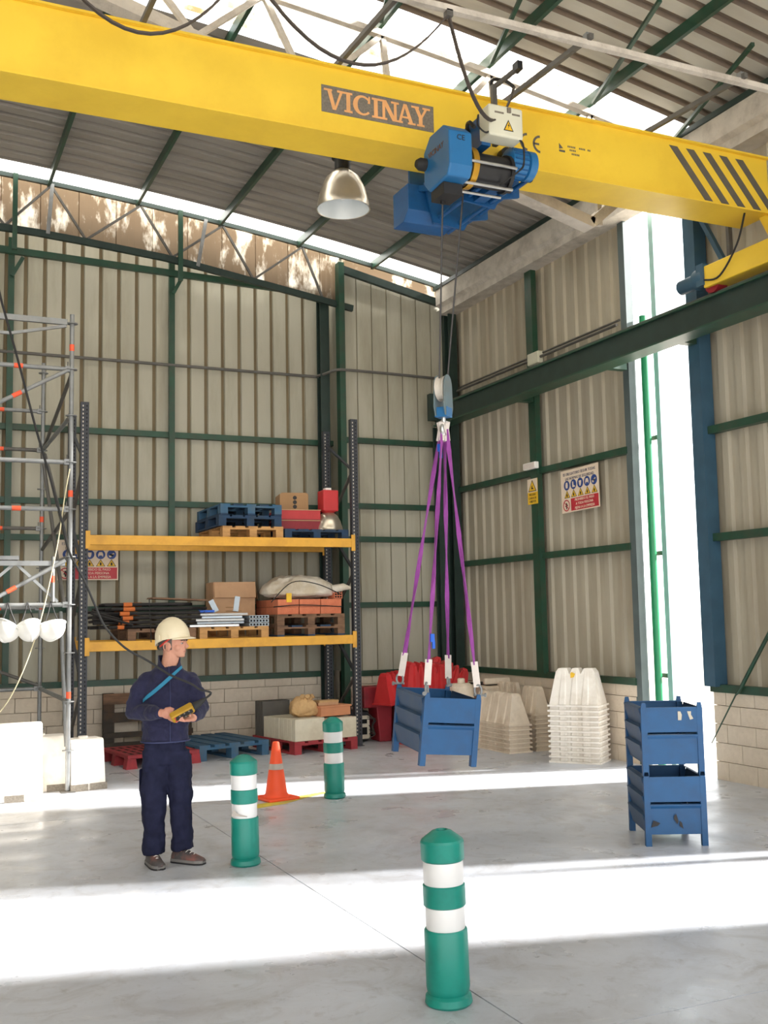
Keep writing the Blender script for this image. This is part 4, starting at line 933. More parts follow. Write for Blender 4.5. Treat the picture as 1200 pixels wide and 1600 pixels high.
t = thing('paper_stack', 'small tan pad lying on the terracotta carton', 'paper', onp(.16, -.28)[:2]+(zr+.417,), R(6))
m = MB(); m.box(-.15, -.10, 0, .15, .10, .035); m.build('lower_pad', 'cardboard', t); m = MB(); m.box(-.13, -.09, .035, .16, .09, .06); m.build('upper_pad', 'sack', t)
sk = lump('burlap_sack', onp(-.18, -.28)[:2]+(zr+.345,), (.19, .16, .20), 'sack', 9, .06, flat=.33); tag(sk, 'tied tan sack slumped on the cream boxes', 'sack')
c_ = onp(-.15, -.32)
for k in range(7):
    an = k*.9; m = MB(); m.tube([(c_[0]+.02*math.cos(an), c_[1]-.02+.02*math.sin(an), zr+.50), (c_[0]+.09*math.cos(an), c_[1]-.04+.06*math.sin(an), zr+.555)], [.02, .035], 6); m.build('gathered_fold', 'sack', sk, 60)

# ------------------------------------------------------------------ machine by the rack foot and red plastic pieces
t = thing('welding_machine', 'black and cream electric machine with loose cables behind the rack upright', 'machine', (5.82, 13.86, 0), R(-4))
m = MB(); m.box(-.27, -.16, .02, .20, .22, .42); m.build('housing', 'black_plastic', t, None, .02)
m = MB(); m.box(-.06, -.175, .04, .20, -.16, .36); m.build('front_panel', 'tile_cream', t, None, .006)
for x0, z0, x1, z1 in ((-.03, .24, .03, .32), (-.03, .12, .03, .20), (.09, .10, .16, .20), (.09, .25, .16, .31)):
    m = MB(); m.box(x0, -.178, z0, x1, -.174, z1); m.build('panel_opening', 'hole_black', t)
m = MB(); m.tube([(-.22, -.1, .42), (-.22, -.1, .50), (.12, -.1, .50), (.12, -.1, .42)], .014, 8); m.build('handle', 'black_plastic', t, 40)
for k in range(4):
    m = MB(); m.tube(spline([(.16, -.17, .40-.03*k), (.25+.02*k, -.2, .30), (.22, -.22, .16+.03*k), (.27, -.2, .10), (.18, -.2, .05+.06*k)]), .006, 6); m.build('loose_cable', 'black_rubber' if k % 2 else 'cable_grey', t, 40)
t = thing('red_barrier_base', 'dark red plastic block with an open arch beside the rack', 'barrier', (6.15, 13.72, 0), 0)
m = MB(); m.prism([(-.27, .47), (-.08, .47), (-.04, 0), (.14, 0), (.16, .47), (.42, .47), (.42, .76), (-.27, .76)], -.16, .16, lambda u, v, w: (u, w, v)); m.build('arch_block', 'dark_red', t, None, .015)
m = MB(); m.box(.28, -.16, 0, .42, .16, .47); m.build('leg', 'dark_red', t, None, .015)

def barrier_mesh(name, mt, L=.62, W=.42, H=.44, lobes=3, notch=.13, fl=.014):
    """hollow road barrier open at the bottom: flared foot lip, tapered fluted body, lobed top; nests over its twin"""
    m = MB(); z0 = .022; out = [(-L/2+.018, z0), (-L/2+.075, H*.9), (-L/2+.105, H)]
    seg = (L-.21)/lobes
    for i in range(1, lobes):
        x0 = -L/2+.105+seg*i; out += [(x0-.032, H), (x0, H-notch*H*1.2), (x0+.032, H)]
    out += [(L/2-.105, H), (L/2-.075, H*.9), (L/2-.018, z0)]
    d = lambda z: W/2-.018-W/2*.58*(z-z0)/(H-z0)
    n = len(out); V = [(x, -d(z), z) for x, z in out]+[(x, d(z), z) for x, z in out]
    m.add(V, [tuple(range(n)), tuple(range(n, 2*n))[::-1]]+[(i, n+i, n+i+1, i+1) for i in range(n-1)])
    for a in ((-L/2, -W/2, L/2, -W/2+.017), (-L/2, W/2-.017, L/2, W/2), (-L/2, -W/2+.017, -L/2+.017, W/2-.017), (L/2-.017, -W/2+.017, L/2, W/2-.017)): m.box(a[0], a[1], 0, a[2], a[3], z0)
    for i in range(lobes):                        # proud flutes on both faces
        xc = -L/2+.105+seg*(i+.5); b = min(.06, seg*.36)
        for s_ in (-1, 1):
            V = [(xc-b*.6, s_*(d(z0)+fl), z0+.004), (xc+b*.6, s_*(d(z0)+fl), z0+.004), (xc+b*.35, s_*(d(H)+fl*.8), H-.03), (xc-b*.35, s_*(d(H)+fl*.8), H-.03), (xc-b, s_*d(z0), z0+.004), (xc+b, s_*d(z0), z0+.004), (xc+b*.7, s_*d(H), H-.02), (xc-b*.7, s_*d(H), H-.02)]
            m.add(V, [(0, 1, 2, 3), (0, 3, 7, 4), (1, 5, 6, 2), (3, 2, 6, 7)])
    return m.mesh(name, mt)
bw_me = barrier_mesh('road_barrier', 'white_plastic')
bg_me = barrier_mesh('road_barrier', 'grubby_plastic', 1.0, .34, .40, 4)
bs_me = barrier_mesh('road_barrier', 'grubby_plastic', .62, .30, .36, 2)
br_me = barrier_mesh('road_barrier', 'red_plastic', .62, .40, .44, 5, .2, .04)
N = 12
for k in range(N):
    lv = N-1-k; o = inst('road_barrier', bw_me, None, (7.30+random.uniform(-.003, .003), 10.50+random.uniform(-.003, .003), lv*.0585), (0, 0, R(-52+random.uniform(-.35, .35))))
    tag(o, '%s white barrier%s in the tall nested stack beside the doorway' % (ORD[k], '' if k == 0 else ' from the top'), 'barrier', 'tall stack of white barriers')
m = MB(); m.add([(-.04, -.135, .33), (.0, -.13, .34), (.015, -.125, .38), (-.03, -.122, .40), (-.045, -.125, .38)], [(0, 1, 2, 3, 4)])
tl = [o for o in bpy.data.objects if o.get('label', '').startswith('topmost white barrier')][0]; m.build('sticker', 'sign_yellow', tl)
for k in range(7):
    lv = 6-k; o = inst('road_barrier', bg_me, None, (7.10+random.uniform(-.003, .003), 11.98, lv*.055), (0, 0, R(90+random.uniform(-.2, .2))))
    tag(o, '%s barrier%s in the long low grubby-white stack behind the hanging crate' % (ORD[k], '' if k == 0 else ' from the top'), 'barrier', 'low stack of white barriers')
for k in range(9):
    lv = 8-k; o = inst('road_barrier', bs_me, None, (7.47, 11.74+random.uniform(-.003, .003), lv*.055), (0, 0, R(90+random.uniform(-.3, .3))))
    o.scale = (.72, .85, .55) if k else (.72, .85, 1)
    tag(o, '%s barrier%s in the narrow stack between the two wider white stacks' % (ORD[k], '' if k == 0 else ' from the top'), 'barrier', 'narrow stack of barriers')
o = inst('road_barrier', barrier_mesh('road_barrier', 'grubby_plastic', .66, .20, .82, 3, .12), None, (7.50, 12.40, 0), (0, 0, R(90))); tag(o, 'upright notched white barrier standing against the right wall behind the stacks', 'barrier')
# red barriers heaped in the corner
reds = [((6.62, 13.15, 0), (0, 0, .05), 1.25, 'wide red barrier at the bottom of the heap in the corner'), ((6.50, 13.08, .56), (R(8), R(4), .1), 1.22, 'red fluted barrier leaning left on the heap behind the hanging crate'),
        ((6.86, 13.22, .60), (R(-6), R(24), -.2), 1.15, 'red barrier tipped to the right on the heap behind the hanging crate'), ((6.66, 13.38, .78), (R(60), R(8), .5), 1.0, 'topmost red barrier lying on its side on the heap in the corner'),
        ((6.26, 13.30, .56), (0, R(-6), .3), .95, 'red barrier at the left edge of the heap, partly behind the strap')]
for loc, rot, s, lb in reds:
    o = inst('road_barrier', br_me, None, loc, rot, (s, s, s)); tag(o, lb, 'barrier', 'heap of red barriers')
t = thing('plastic_drum', 'grubby white plastic tub with a cap beside the red barriers', 'tub', (6.86, 12.55, 0), 0)
m = MB(); m.lathe([(.17, 0), (.19, .03), (.17, .60), (.16, .78), (.12, .82)], 22); m.build('tub_body', 'grubby_plastic', t, 40)
m = MB(); m.lathe([(.05, .82), (.05, .88), (.03, .89)], 14); m.build('cap', 'grubby_plastic', t, 40)
t = thing('plastic_chair_base', 'cream plastic frame lying on top of the low stack by the wall', 'frame', (7.46, 13.1, .0), 0)
m = MB(); m.box(-.2, -.5, .0, .2, .5, .76); m.build('crate_box', 'grubby_plastic', t, None, .03)
m = MB(); m.box(-.12, -.40, .761, .12, .1, .78); m.build('opening', 'black_plastic', t); m = MB(); m.box(-.2, -.5, .78, .2, -.42, .86); m.build('rim', 'grubby_plastic', t, None, .02)
# ------------------------------------------------------------------ scaffold tower
SX, SY0, SY1 = 1.62, 11.43, 13.9
sc = thing('scaffold_tower', 'galvanised tube scaffold tower with orange tape marks at the left edge', 'scaffold', (0, 0, 0))
LX = SX-2.57
def rosettes(m, x, y, zs):
    for z in zs:
        T = Matrix.Translation((x, y, z)); m.lathe([(.024, -.005), (.06, -.005), (.06, .005), (.024, .005)], 12, 0, T)
for x in (SX, LX):
    for y, h in ((SY0, 5.02), (SY1, 5.05)):
        m = MB(); m.tube([(x, y, .02), (x, y, h)], .0242, 12); s_ = m.build('standard', 'galv', sc, 40)
        m = MB(); rosettes(m, x, y, [.42+.5*k for k in range(10)]); o = m.build('rosettes', 'galv', s_, 40); o['kind'] = 'stuff'
        m = MB(); m.box(x-.07, y-.07, 0, x+.07, y+.07, .012); m.tube([(x, y, 0), (x, y, .3)], .019, 8); m.build('base_jack', 'galv_dark', sc, 40)
        for z in ((4.62, 3.05, .95) if y == SY0 else (3.0, 1.9)):
            m = MB(); m.tube([(x, y, z), (x, y, z+.07)], .0255, 12); m.build('tape_mark', 'tape_orange', sc, 40)
def ledger(p, q, r=.0242, tape=None, m_='galv'):
    m = MB(); p = Vector(p); q = Vector(q); d = (q-p).normalized(); m.tube([p+d*.05, q-d*.05], r, 10); o = m.build('ledger', m_, sc, 40)
    for e, s in ((p, 1), (q, -1)):
        m = MB(); m.cbox(tuple(e+d*s*.045), (.05, .05, .06)); m.build('wedge_head', 'galv', o)
        m = MB(); m.cbox(tuple(e+d*s*.04+Vector((0, 0, .03))), (.012, .012, .10)); m.build('wedge', 'galv_dark', o)
    for t in (tape or []):
        a = p.lerp(q, t); m = MB(); m.tube([a-d*.045, a+d*.045], r+.002, 10); m.build('tape_mark', 'tape_orange', o, 40)
for z in (4.42, 3.42, 2.92, 1.92):
    ledger((LX, SY0, z), (SX, SY0, z), tape=[.79] if z in (4.42, 2.92) else [])
for z in (4.42, 3.92, 2.92, 1.92, .92):
    ledger((LX, SY1, z), (SX, SY1, z), tape=[.80], m_='galv_dark' if z in (3.92, 2.92) else 'galv')
for z in (3.92, 2.42, .92):
    ledger((SX, SY0, z), (SX, SY1, z))
# top transom: flat profile with a lower strut
m = MB(); m.box(LX, SY0-.022, 4.90, SX-.05, SY0+.022, 4.96); m.bar((LX, SY0, 4.74), (1.0, SY0, 4.76), .03, .03); m.bar((1.0, SY0, 4.76), (SX-.06, SY0, 4.89), .03, .03); m.build('top_transom', 'galv', sc)
# diagonals
def diag(p, q, tape=None, m_='galv'):
    p = Vector(p); q = Vector(q); d = (q-p).normalized(); m = MB(); m.tube([p, q], .022, 10); o = m.build('diagonal_brace', m_, sc, 40)
    if tape is not None:
        a = p.lerp(q, tape); m = MB(); m.tube([a-d*.05, a+d*.05], .0245, 10); m.build('tape_mark', 'tape_orange', o, 40)
diag((SX-.05, SY0-.03, 4.40), (LX, SY0-.03, 2.95), .20)
diag((SX-.05, SY0-.03, 2.38), (LX, SY0-.03, .95), .21)
diag((SX, SY0+.06, 4.36), (SX, SY1, 3.90), None, 'galv_dark')
diag((SX+.02, SY1-.1, 3.85), (SX+.03, SY0+.1, 2.4), None, 'galv_dark')
diag((SX-.02, SY1-.15, 3.85), (SX-.02, SY0+.3, 1.95), None, 'galv_dark')
diag((SX, SY0+.1, 2.9), (SX, SY1-.1, 2.65), None, 'galv_dark')
diag((SX-.02, SY0+.5, 1.85), (SX, SY0+.12, .45), None, 'galv')
diag((LX, SY1, 2.0), (SX, SY1, .95), None, 'galv_dark')
# lattice bracket under the working deck
m = MB(); m.bar((LX, SY0, 2.35), (SX-.05, SY0, 2.35), .05, .05); m.build('lattice_chord', 'galv', sc)
zz = [(1.05, 2.33), (.62, 1.95), (1.10, 2.33), (1.50, 1.95), (.55, 2.33), (.15, 1.95)]
for a, b in ((0, 1), (2, 3), (4, 5)):
    m = MB(); m.bar((zz[a][0], SY0, zz[a][1]), (zz[b][0], SY0, zz[b][1]), .03, .03, up=(0, 1, 0)); m.build('lattice_web', 'galv', sc)
m = MB(); m.box(LX+.1, SY0+.05, 2.39, 1.12, SY0+.34, 2.43); m.build('deck_board', 'galv', sc); m = MB(); m.box(LX+.1, SY0+.38, 2.39, 1.05, SY0+.67, 2.43); m.build('deck_board', 'galv_dark', sc)
m = MB(); m.tube([(SX-.17, SY0-.02, 1.95), (SX-.17, SY0-.02, 2.42)], .018, 8); m.build('short_post', 'galv', sc, 40)
m = MB(); m.tube([(SX-.172, SY0-.02, 2.15), (SX-.172, SY0-.02, 2.22)], .02, 8); m.build('tape_mark', 'tape_orange', sc, 40)
o = MB().tube(spline([(1.60, 11.36, 3.34), (1.55, 11.33, 3.05), (1.47, 11.30, 2.50), (1.31, 11.30, 1.73), (1.12, 11.30, 1.17), (.94, 11.30, .86), (.75, 11.3, .74)]), .006, 8).build('cord', 'rope_cream', None, 40)
tag(o, 'pale cord hanging in a curve from the scaffold post', 'cord')

# ------------------------------------------------------------------ white helmets hung on the scaffold
def helmet_parts(t, mt, inner=True, peak=True):
    n, k = 28, 9; m = MB(); rings = []
    for j in range(k+1):
        v = (PI/2)*j/k; rings.append([(.108*math.cos(v)**.85*math.cos(2*PI*i/n), .135*math.cos(v)**.85*math.sin(2*PI*i/n), .135*math.sin(v)) for i in range(n)])
    m.loft(rings, 0, False)
    o = m.build('shell', mt, t, 60); md = o.modifiers.new('s', 'SOLIDIFY'); md.thickness = .004
    m = MB(); rim = []
    for i in range(n):
        a = 2*PI*i/n; f = 1.07+(.30*max(0, -math.sin(a))**3 if peak else 0); rim.append((f*.108*math.cos(a), f*.135*math.sin(a)))
    V = [(.108*.99*math.cos(2*PI*i/n), .135*.99*math.sin(2*PI*i/n), .004) for i in range(n)]+[(x, y, -.012) for x, y in rim]
    m.add(V, [(i, (i+1) % n, n+(i+1) % n, n+i) for i in range(n)]); o = m.build('brim', mt, t, 60); md = o.modifiers.new('s', 'SOLIDIFY'); md.thickness = .004
    m = MB(); m.tube([(0, .12*math.cos(R(a)), .002+.134*math.sin(R(a))) for a in range(25, 156, 10)], [.012]*14, 6); m.build('crest', mt, t, 60)
    if inner:
        m = MB(); m.loft([[(.098*math.cos(2*PI*i/n), .124*math.sin(2*PI*i/n), z) for i in range(n)] for z in (.008, .045)], 0, False); m.build('headband', 'black_plastic', t, 60)
for k, (x, rx, ry, lb) in enumerate(((1.01, R(195), R(10), 'leftmost of the three white helmets hanging on the scaffold, cut by the frame'), (1.20, R(200), R(-15), 'middle white helmet hanging on the scaffold tube'), (1.43, R(205), R(12), 'rightmost white helmet hanging on the scaffold tube, dark lining showing'))):
    t = thing('safety_helmet', lb, 'helmet', (x, 11.33, 1.70), 0, 'white helmets on the scaffold'); t.rotation_euler = (R(150)+.1*k, ry, R(40)*(k-1)); helmet_parts(t, 'helmet_white'); t.scale = (1.12, 1.12, 1.12)
    bpy.context.view_layer.update(); inv = t.matrix_basis.inverted()
    m = MB()
    for s in (-1, 1): m.tube([inv @ Vector((x+s*.07, 11.31, 1.73)), inv @ Vector((x+s*.03, 11.34, 1.84)), inv @ Vector((x, 11.41, 1.95))], .006, 6)
    m.build('chin_strap', 'black_rubber', t, 40)

# ------------------------------------------------------------------ white barriers at the left edge in the sun
def big_barrier(loc, rz, L, H, lb):
    t = thing('water_barrier', lb, 'barrier', loc, rz, 'sunlit white barriers')
    m = MB(); prof = [(-.28, 0), (.28, 0), (.27, .12), (.14, .26), (.10, H-.04), (.07, H), (-.07, H), (-.10, H-.04), (-.14, .26), (-.27, .12)]
    if H < .6: prof = [(-.20, 0), (.20, 0), (.19, .10), (.13, H-.02), (.11, H), (-.11, H), (-.13, H-.02), (-.19, .10)]
    m.prism(prof, -L/2, L/2, lambda u, v, w: (w, u, v)); m.build('barrier_body', 'white_plastic', t, None, .02, 3)
    for x in (-L*.28, L*.28):
        m = MB(); m.box(x-.09, -.285 if H > .6 else -.205, 0, x+.09, -.26 if H > .6 else -.18, .07); m.build('fork_slot', 'plate_grey', t)
    m = MB(); m.lathe([(.05, H), (.05, H+.02)], 14); m.build('filler_cap', 'white_plastic', t)
    return t
big_barrier((.75, 11.35, 0), R(-4), 1.2, .74, 'large white water-filled barrier at the left edge, glaring in the sun')
big_barrier((1.38, 11.75, 0), R(0), .5, .56, 'white barrier half hidden behind the scaffold post')
big_barrier((1.80, 11.62, 0), R(10), .36, .52, 'small white barrier in the sun just right of the scaffold post')

# ------------------------------------------------------------------ signs
def safety_sign(loc, rz, lb):
    W, H = .80, .54; t = thing('safety_sign', lb, 'sign', loc, rz, 'safety signs')
    m = MB(); m.box(-W/2, 0, -H/2, W/2, .006, H/2); m.build('panel', 'sign_white', t)
    text_mesh('lettering', 'ES OBLIGATORIO SEGUIR TODAS', .050, 'sign_navy_text', t, (0, -.001, H/2-.055), sx=.92)
    text_mesh('lettering', 'LAS NORMAS DE SEGURIDAD.', .050, 'sign_navy_text', t, (.01, -.001, H/2-.115), sx=.92)
    f = lambda u, v, w: (u, -w, v)
    for k in range(5):
        x = -.27+k*.145
        T = Matrix.Translation((x, -.0005, .075)) @ Matrix.Rotation(PI/2, 4, 'X'); m = MB(); m.lathe([(.062, 0), (.062, .002)], 28, 0, T); d = m.build('mandatory_disc', 'sign_blue', t)
        m = MB(); z0 = .075
        shapes = ([(-.020, -.035), (.018, -.035), (.024, .005), (.016, .038), (-.014, .038), (-.026, 0)], [(-.022, .035), (.002, .035), (.004, -.012), (.034, -.02), (.034, -.036), (-.022, -.036)],
                  [(-.026, .028), (.026, .028), (.022, -.01), (.01, -.038), (-.01, -.038), (-.022, -.01)], [(-.03, -.035), (-.034, .0), (-.02, .034), (.02, .034), (.034, 0), (.03, -.035), (.016, -.012), (-.016, -.012)],
                  [(-.04, -.01), (.0, -.016), (.038, .008), (.03, .024), (.004, .012), (-.004, -.036), (-.03, -.036)])
        m.prism([(x+u, z0+v) for u, v in shapes[k]], .0025, .004, f); m.build('pictogram', 'sign_white', d)
        m = MB(); m.prism([(x-.062, -.085), (x+.062, -.085), (x, .012)], .0005, .002, f); tr_ = m.build('triangle_border', 'sign_dark', t)
        m = MB(); m.prism([(x-.050, -.079), (x+.050, -.079), (x, -.001)], .002, .003, f); m.build('triangle_face', 'sign_yellow', tr_)
        m = MB(); m.prism([(x-.008, -.072), (x+.008, -.072), (x+.014, -.05), (x, -.025), (x-.014, -.05)], .003, .004, f); m.build('pictogram', 'sign_dark', tr_)
    m = MB(); m.box(-.195, -.002, -.255, .385, 0, -.10); m.build('red_panel', 'sign_red', t)
    for k, s in enumerate(('PROHIBIDO EL PASO', 'A TODA PERSONA', 'AJENA A LA EMPRESA')): text_mesh('lettering', s, .046, 'sign_white', t, (.095, -.003, -.128-.05*k), sx=.95)
    m = MB(); arcpts(m, -.295, -.178, .060, .074, 0, 360, 26, f, .0005, .002); pr_ = m.build('prohibition_ring', 'sign_red', t)
    m = MB(); m.prism([(-.30, -.225), (-.285, -.225), (-.28, -.19), (-.265, -.175), (-.28, -.165), (-.285, -.145), (-.305, -.145), (-.31, -.175), (-.325, -.19), (-.305, -.195)], .0005, .0018, f); m.build('walking_figure', 'sign_dark', t)
    m = MB(); m.prism([(-.342, -.137), (-.335, -.13), (-.248, -.219), (-.255, -.226)], .002, .003, f); m.build('prohibition_bar', 'sign_red', pr_)
    return t
safety_sign((7.685, 10.86, 3.27), -PI/2, 'large white safety sign with blue discs and red panel on the right wall').rotation_euler = (0, R(-1.0), -PI/2)
safety_sign((2.30, 14.55, 2.56), 0, 'white safety sign with red panel on the back wall behind the scaffold')
t = thing('warning_sign', 'yellow falling-objects warning sign on the green wall post', 'sign', (7.645, 11.87, 3.35), -PI/2)
m = MB(); m.box(-.12, 0, -.17, .12, .005, .17); m.build('panel', 'sign_yellow', t)
f = lambda u, v, w: (u, -w, v)
m = MB(); m.box(-.12, -.0015, -.01, .12, 0, .17); m.build('white_field', 'sign_white', t)
m = MB(); m.prism([(-.10, 0), (.10, 0), (0, .155)], .002, .003, f); a = m.build('triangle_border', 'sign_dark', t)
m = MB(); m.prism([(-.083, .009), (.083, .009), (0, .137)], .003, .004, f); m.build('triangle_face', 'sign_yellow', a)
m = MB(); m.prism([(-.02, .03), (.028, .03), (.02, .045), (0, .055), (.008, .085), (-.014, .07), (-.02, .05)], .004, .005, f); m.build('pictogram', 'sign_dark', a)
for k, s in enumerate(('PELIGRO', 'CAIDA DE', 'OBJETOS')): text_mesh('lettering', s, .042, 'sign_dark', t, (0, -.002, -.045-.045*k), sx=.95)
t = thing('emergency_light', 'white emergency light box on the right wall post above the yellow sign', 'light', (7.60, 11.87, 3.69), -PI/2)
m = MB(); m.box(-.15, 0, -.045, .15, .06, .045); m.build('housing', 'helmet_white', t, None, .008); m = MB(); m.box(-.13, -.004, -.035, .13, .002, .035); m.build('diffuser', 'sling_white', t)
t = thing('junction_box', 'pale square junction box on the right wall above the runway beam', 'box', (7.62, 11.72, 5.12), -PI/2)
m = MB(); m.box(-.13, 0, -.08, .13, .08, .08); m.build('housing', 'box_beige', t, None, .006); m = MB(); m.box(-.12, -.008, -.07, .12, 0, .07); m.build('lid', 'box_beige', t)
# ------------------------------------------------------------------ worker
pm = thing('person', 'person in navy fleece and trousers, cream helmet, looking right and holding a yellow crane remote', 'person', (1.81, 7.73, 0), R(-24.7))
def remesh(o, vox, smooth=6, disp=0.0, dsize=.08, seed=1):
    md = o.modifiers.new('remesh', 'REMESH'); md.mode = 'VOXEL'; md.voxel_size = vox; md.use_smooth_shade = True
    md = o.modifiers.new('smooth', 'SMOOTH'); md.factor = .5; md.iterations = smooth
    if disp:
        tx = bpy.data.textures.new('folds', 'CLOUDS'); tx.noise_scale = dsize; tx.noise_depth = 2
        md = o.modifiers.new('folds', 'DISPLACE'); md.texture = tx; md.strength = disp; md.mid_level = .5; md.texture_coords = 'LOCAL'
def ell(c, ax, ay, rot, z, n=28):
    return [(c[0]+math.cos(rot)*ax*math.cos(2*PI*i/n)-math.sin(rot)*ay*math.sin(2*PI*i/n), c[1]+math.sin(rot)*ax*math.cos(2*PI*i/n)+math.cos(rot)*ay*math.sin(2*PI*i/n), z) for i in range(n)]
def ball(m, c, r, T=None, n=12):
    pr = [(max(1e-4, math.sin(PI*j/n)), -math.cos(PI*j/n)) for j in range(n+1)]
    M = Matrix.Translation(c) @ (T if T is not None else Matrix.Identity(4)) @ Matrix.Diagonal((r[0], r[1], r[2], 1)); m.lathe(pr, 16, 0, M)
TW = R(25); NK = (-.005, .012)
SL, SR = Vector((-.176, -.052, 1.308)), Vector((.126, .072, 1.318))     # shoulders, image left and right
EL, ER = Vector((-.262, -.03, 1.085)), Vector((.232, -.03, 1.105))
WL, WR = Vector((.005, -.285, 1.095)), Vector((.215, -.265, 1.055))
# head frame: u forward (looking right), v to its side, chin origin
HA = R(76); hu = Vector((math.sin(HA), -math.cos(HA), 0)); hv = Vector((math.cos(HA), math.sin(HA), 0)); HC = Vector((.022, .005, 1.472))
def hp(u, v, z): return HC+hu*u+hv*v+Vector((0, 0, z))
HT = Matrix(((hv.x, -hu.x, 0, 0), (hv.y, -hu.y, 0, 0), (0, 0, 1, 0), (0, 0, 0, 1)))   # local x -> side, local -y -> forward
m = MB()
rings = [(.0, .058, .022, .020), (.008, .052, .034, .031), (.025, .036, .056, .046), (.045, .020, .075, .057), (.07, .006, .091, .066), (.10, .0, .097, .072), (.13, -.002, .098, .075), (.16, -.003, .097, .075), (.19, -.004, .088, .069), (.22, -.004, .062, .05), (.235, -.004, .02, .018)]
m.loft([[hp(cu+au*math.cos(2*PI*i/24), av*math.sin(2*PI*i/24), z) for i in range(24)] for z, cu, au, av in rings])
m.tube([hp(.090, 0, .118), hp(.102, 0, .098), hp(.116, 0, .078), hp(.100, 0, .066)], [.008, .010, .0135, .010], 10)      # nose
for s in (-1, 1):
    ball(m, hp(.108, s*.010, .073), (.009, .009, .008)); ball(m, hp(.084, s*.030, .117), (.014, .02, .008), HT)             # nostril, brow
    ball(m, hp(.054, s*.043, .070), (.026, .024, .026))                                                                     # cheek
    ball(m, hp(-.004, s*.074, .077), (.009, .020, .035), HT)                                                                # ear
    m.tube([hp(-.016+.021*math.cos(R(a)), s*.079, .077+.031*math.sin(R(a))) for a in range(-60, 241, 30)], .0055, 6)
ball(m, hp(.088, 0, .047), (.022, .010, .006), HT); ball(m, hp(.085, 0, .036), (.020, .011, .007), HT); ball(m, hp(.076, 0, .012), (.018, .018, .014))   # lips, chin
m.tube([hp(-.012, 0, .075), hp(-.012, 0, .02), Vector((NK[0], NK[1], 1.42)), Vector((-.02, .01, 1.36))], [.064, .060, .062, .075], 18)
m.loft([ell((-.02, .01), a, b, TW, z) for z, a, b in ((.86, .11, .08), (1.0, .12, .085), (1.2, .13, .09), (1.33, .11, .075), (1.40, .06, .055))])
for a, b, c in ((SL, EL, WL), (SR, ER, WR)): m.tube([a, a.lerp(b, .5), b, b.lerp(c, .5), c], [.05, .048, .042, .036, .028], 12)
m.tube([(-.08, -.02, .90), (-.105, -.03, .5), (-.108, -.02, .08)], [.06, .05, .04], 14); m.tube([(.03, .02, .90), (.07, .02, .5), (.085, .05, .08)], [.06, .05, .04], 14)
# hands: palm, four fingers and a thumb each, closed on the remote
def hand(w, palm_to, up_, fingers, thumb, r=.0085):
    d = (palm_to-w); rings = []
    for k, t in enumerate((0, .35, .75, 1.0)):
        c = w+d*t; hw = (.026, .036, .040, .036)[k]; th = (.020, .019, .016, .012)[k]; dn = d.normalized(); a = (up_-dn*up_.dot(dn)).normalized(); b = dn.cross(a)
        rings.append([c+a*hw*math.cos(2*PI*i/14)+b*th*math.sin(2*PI*i/14) for i in range(14)])
    m.loft(rings)
    for f in fingers: m.tube([Vector(p) for p in f], [r*1.1, r*1.05, r, r*.85][:len(f)], 8)
    m.tube([Vector(p) for p in thumb], [r*1.5, r*1.3, r*1.05], 8)
V3 = Vector
RC = V3((.155, -.335, 1.10)); rl_ = V3((.80, .18, .42)).normalized(); rw_ = V3((-.15, -.80, .58)); rw_ = (rw_-rl_*rw_.dot(rl_)).normalized(); rn_ = rl_.cross(rw_).normalized()
# left-hand in picture: fingers wrap below the remote's near end, thumb on top
fl_ = []
for k in range(4):
    b = WL+V3((.052, -.022, .018-.019*k)); fl_.append([b, b+V3((.030, -.026, -.012)), b+V3((.056, -.010, -.020)), b+V3((.062, .012, -.014))])
hand(WL, WL+V3((.062, -.018, -.004)), V3((0, .1, 1)), fl_, [WL+V3((.025, -.015, .028)), WL+V3((.062, -.034, .036)), WL+V3((.092, -.040, .026))])
fr_ = []
for k in range(4):
    b = WR+V3((-.028-.012*k, -.050+.002*k, -.012+.002*k)); fr_.append([b, b+V3((-.020, -.028, .000)), b+V3((-.030, -.034, .022)), b+V3((-.030, -.022, .040))])
hand(WR, WR+V3((-.040, -.048, -.010)), V3((.7, -.7, 0)), fr_, [WR+V3((-.01, -.028, .022)), WR+V3((-.035, -.050, .052)), WR+V3((-.055, -.050, .066))])
bd_ = m.build('body', 'skin', pm); remesh(bd_, .0045, 3)
# hair at the nape and temples
m = MB(); m.loft([[hp(-.012+au*math.cos(R(a)), av*math.sin(R(a)), z) for a in range(68, 293, 8)]+[hp(-.012+(au-.012)*math.cos(R(a)), (av-.012)*math.sin(R(a)), z) for a in range(292, 67, -8)] for z, au, av in ((.055, .088, .068), (.08, .096, .073), (.11, .100, .0775), (.15, .101, .0785))])
m.build('hair', 'hair', pm, 80)
for s in (-1, 1):
    m = MB(); ball(m, hp(.081, s*.030, .101), (.0115, .0105, .0085)); m.build('eye', 'eye_white', pm, 80)
    m = MB(); ball(m, hp(.0905, s*.0305, .101), (.0045, .0045, .0045)); m.build('iris', 'eye_dark', pm, 80)
    m = MB(); m.tube([hp(.086, s*.046, .120), hp(.098, s*.030, .124), hp(.101, s*.014, .121)], [.003, .005, .004], 6); m.build('eyebrow', 'hair', pm, 60)
m = MB(); m.tube([hp(.080, .024, .041), hp(.0985, .010, .0415), hp(.100, 0, .042), hp(.0985, -.010, .0415), hp(.080, -.024, .041)], .0022, 6); m.build('mouth', 'lip', pm, 60)
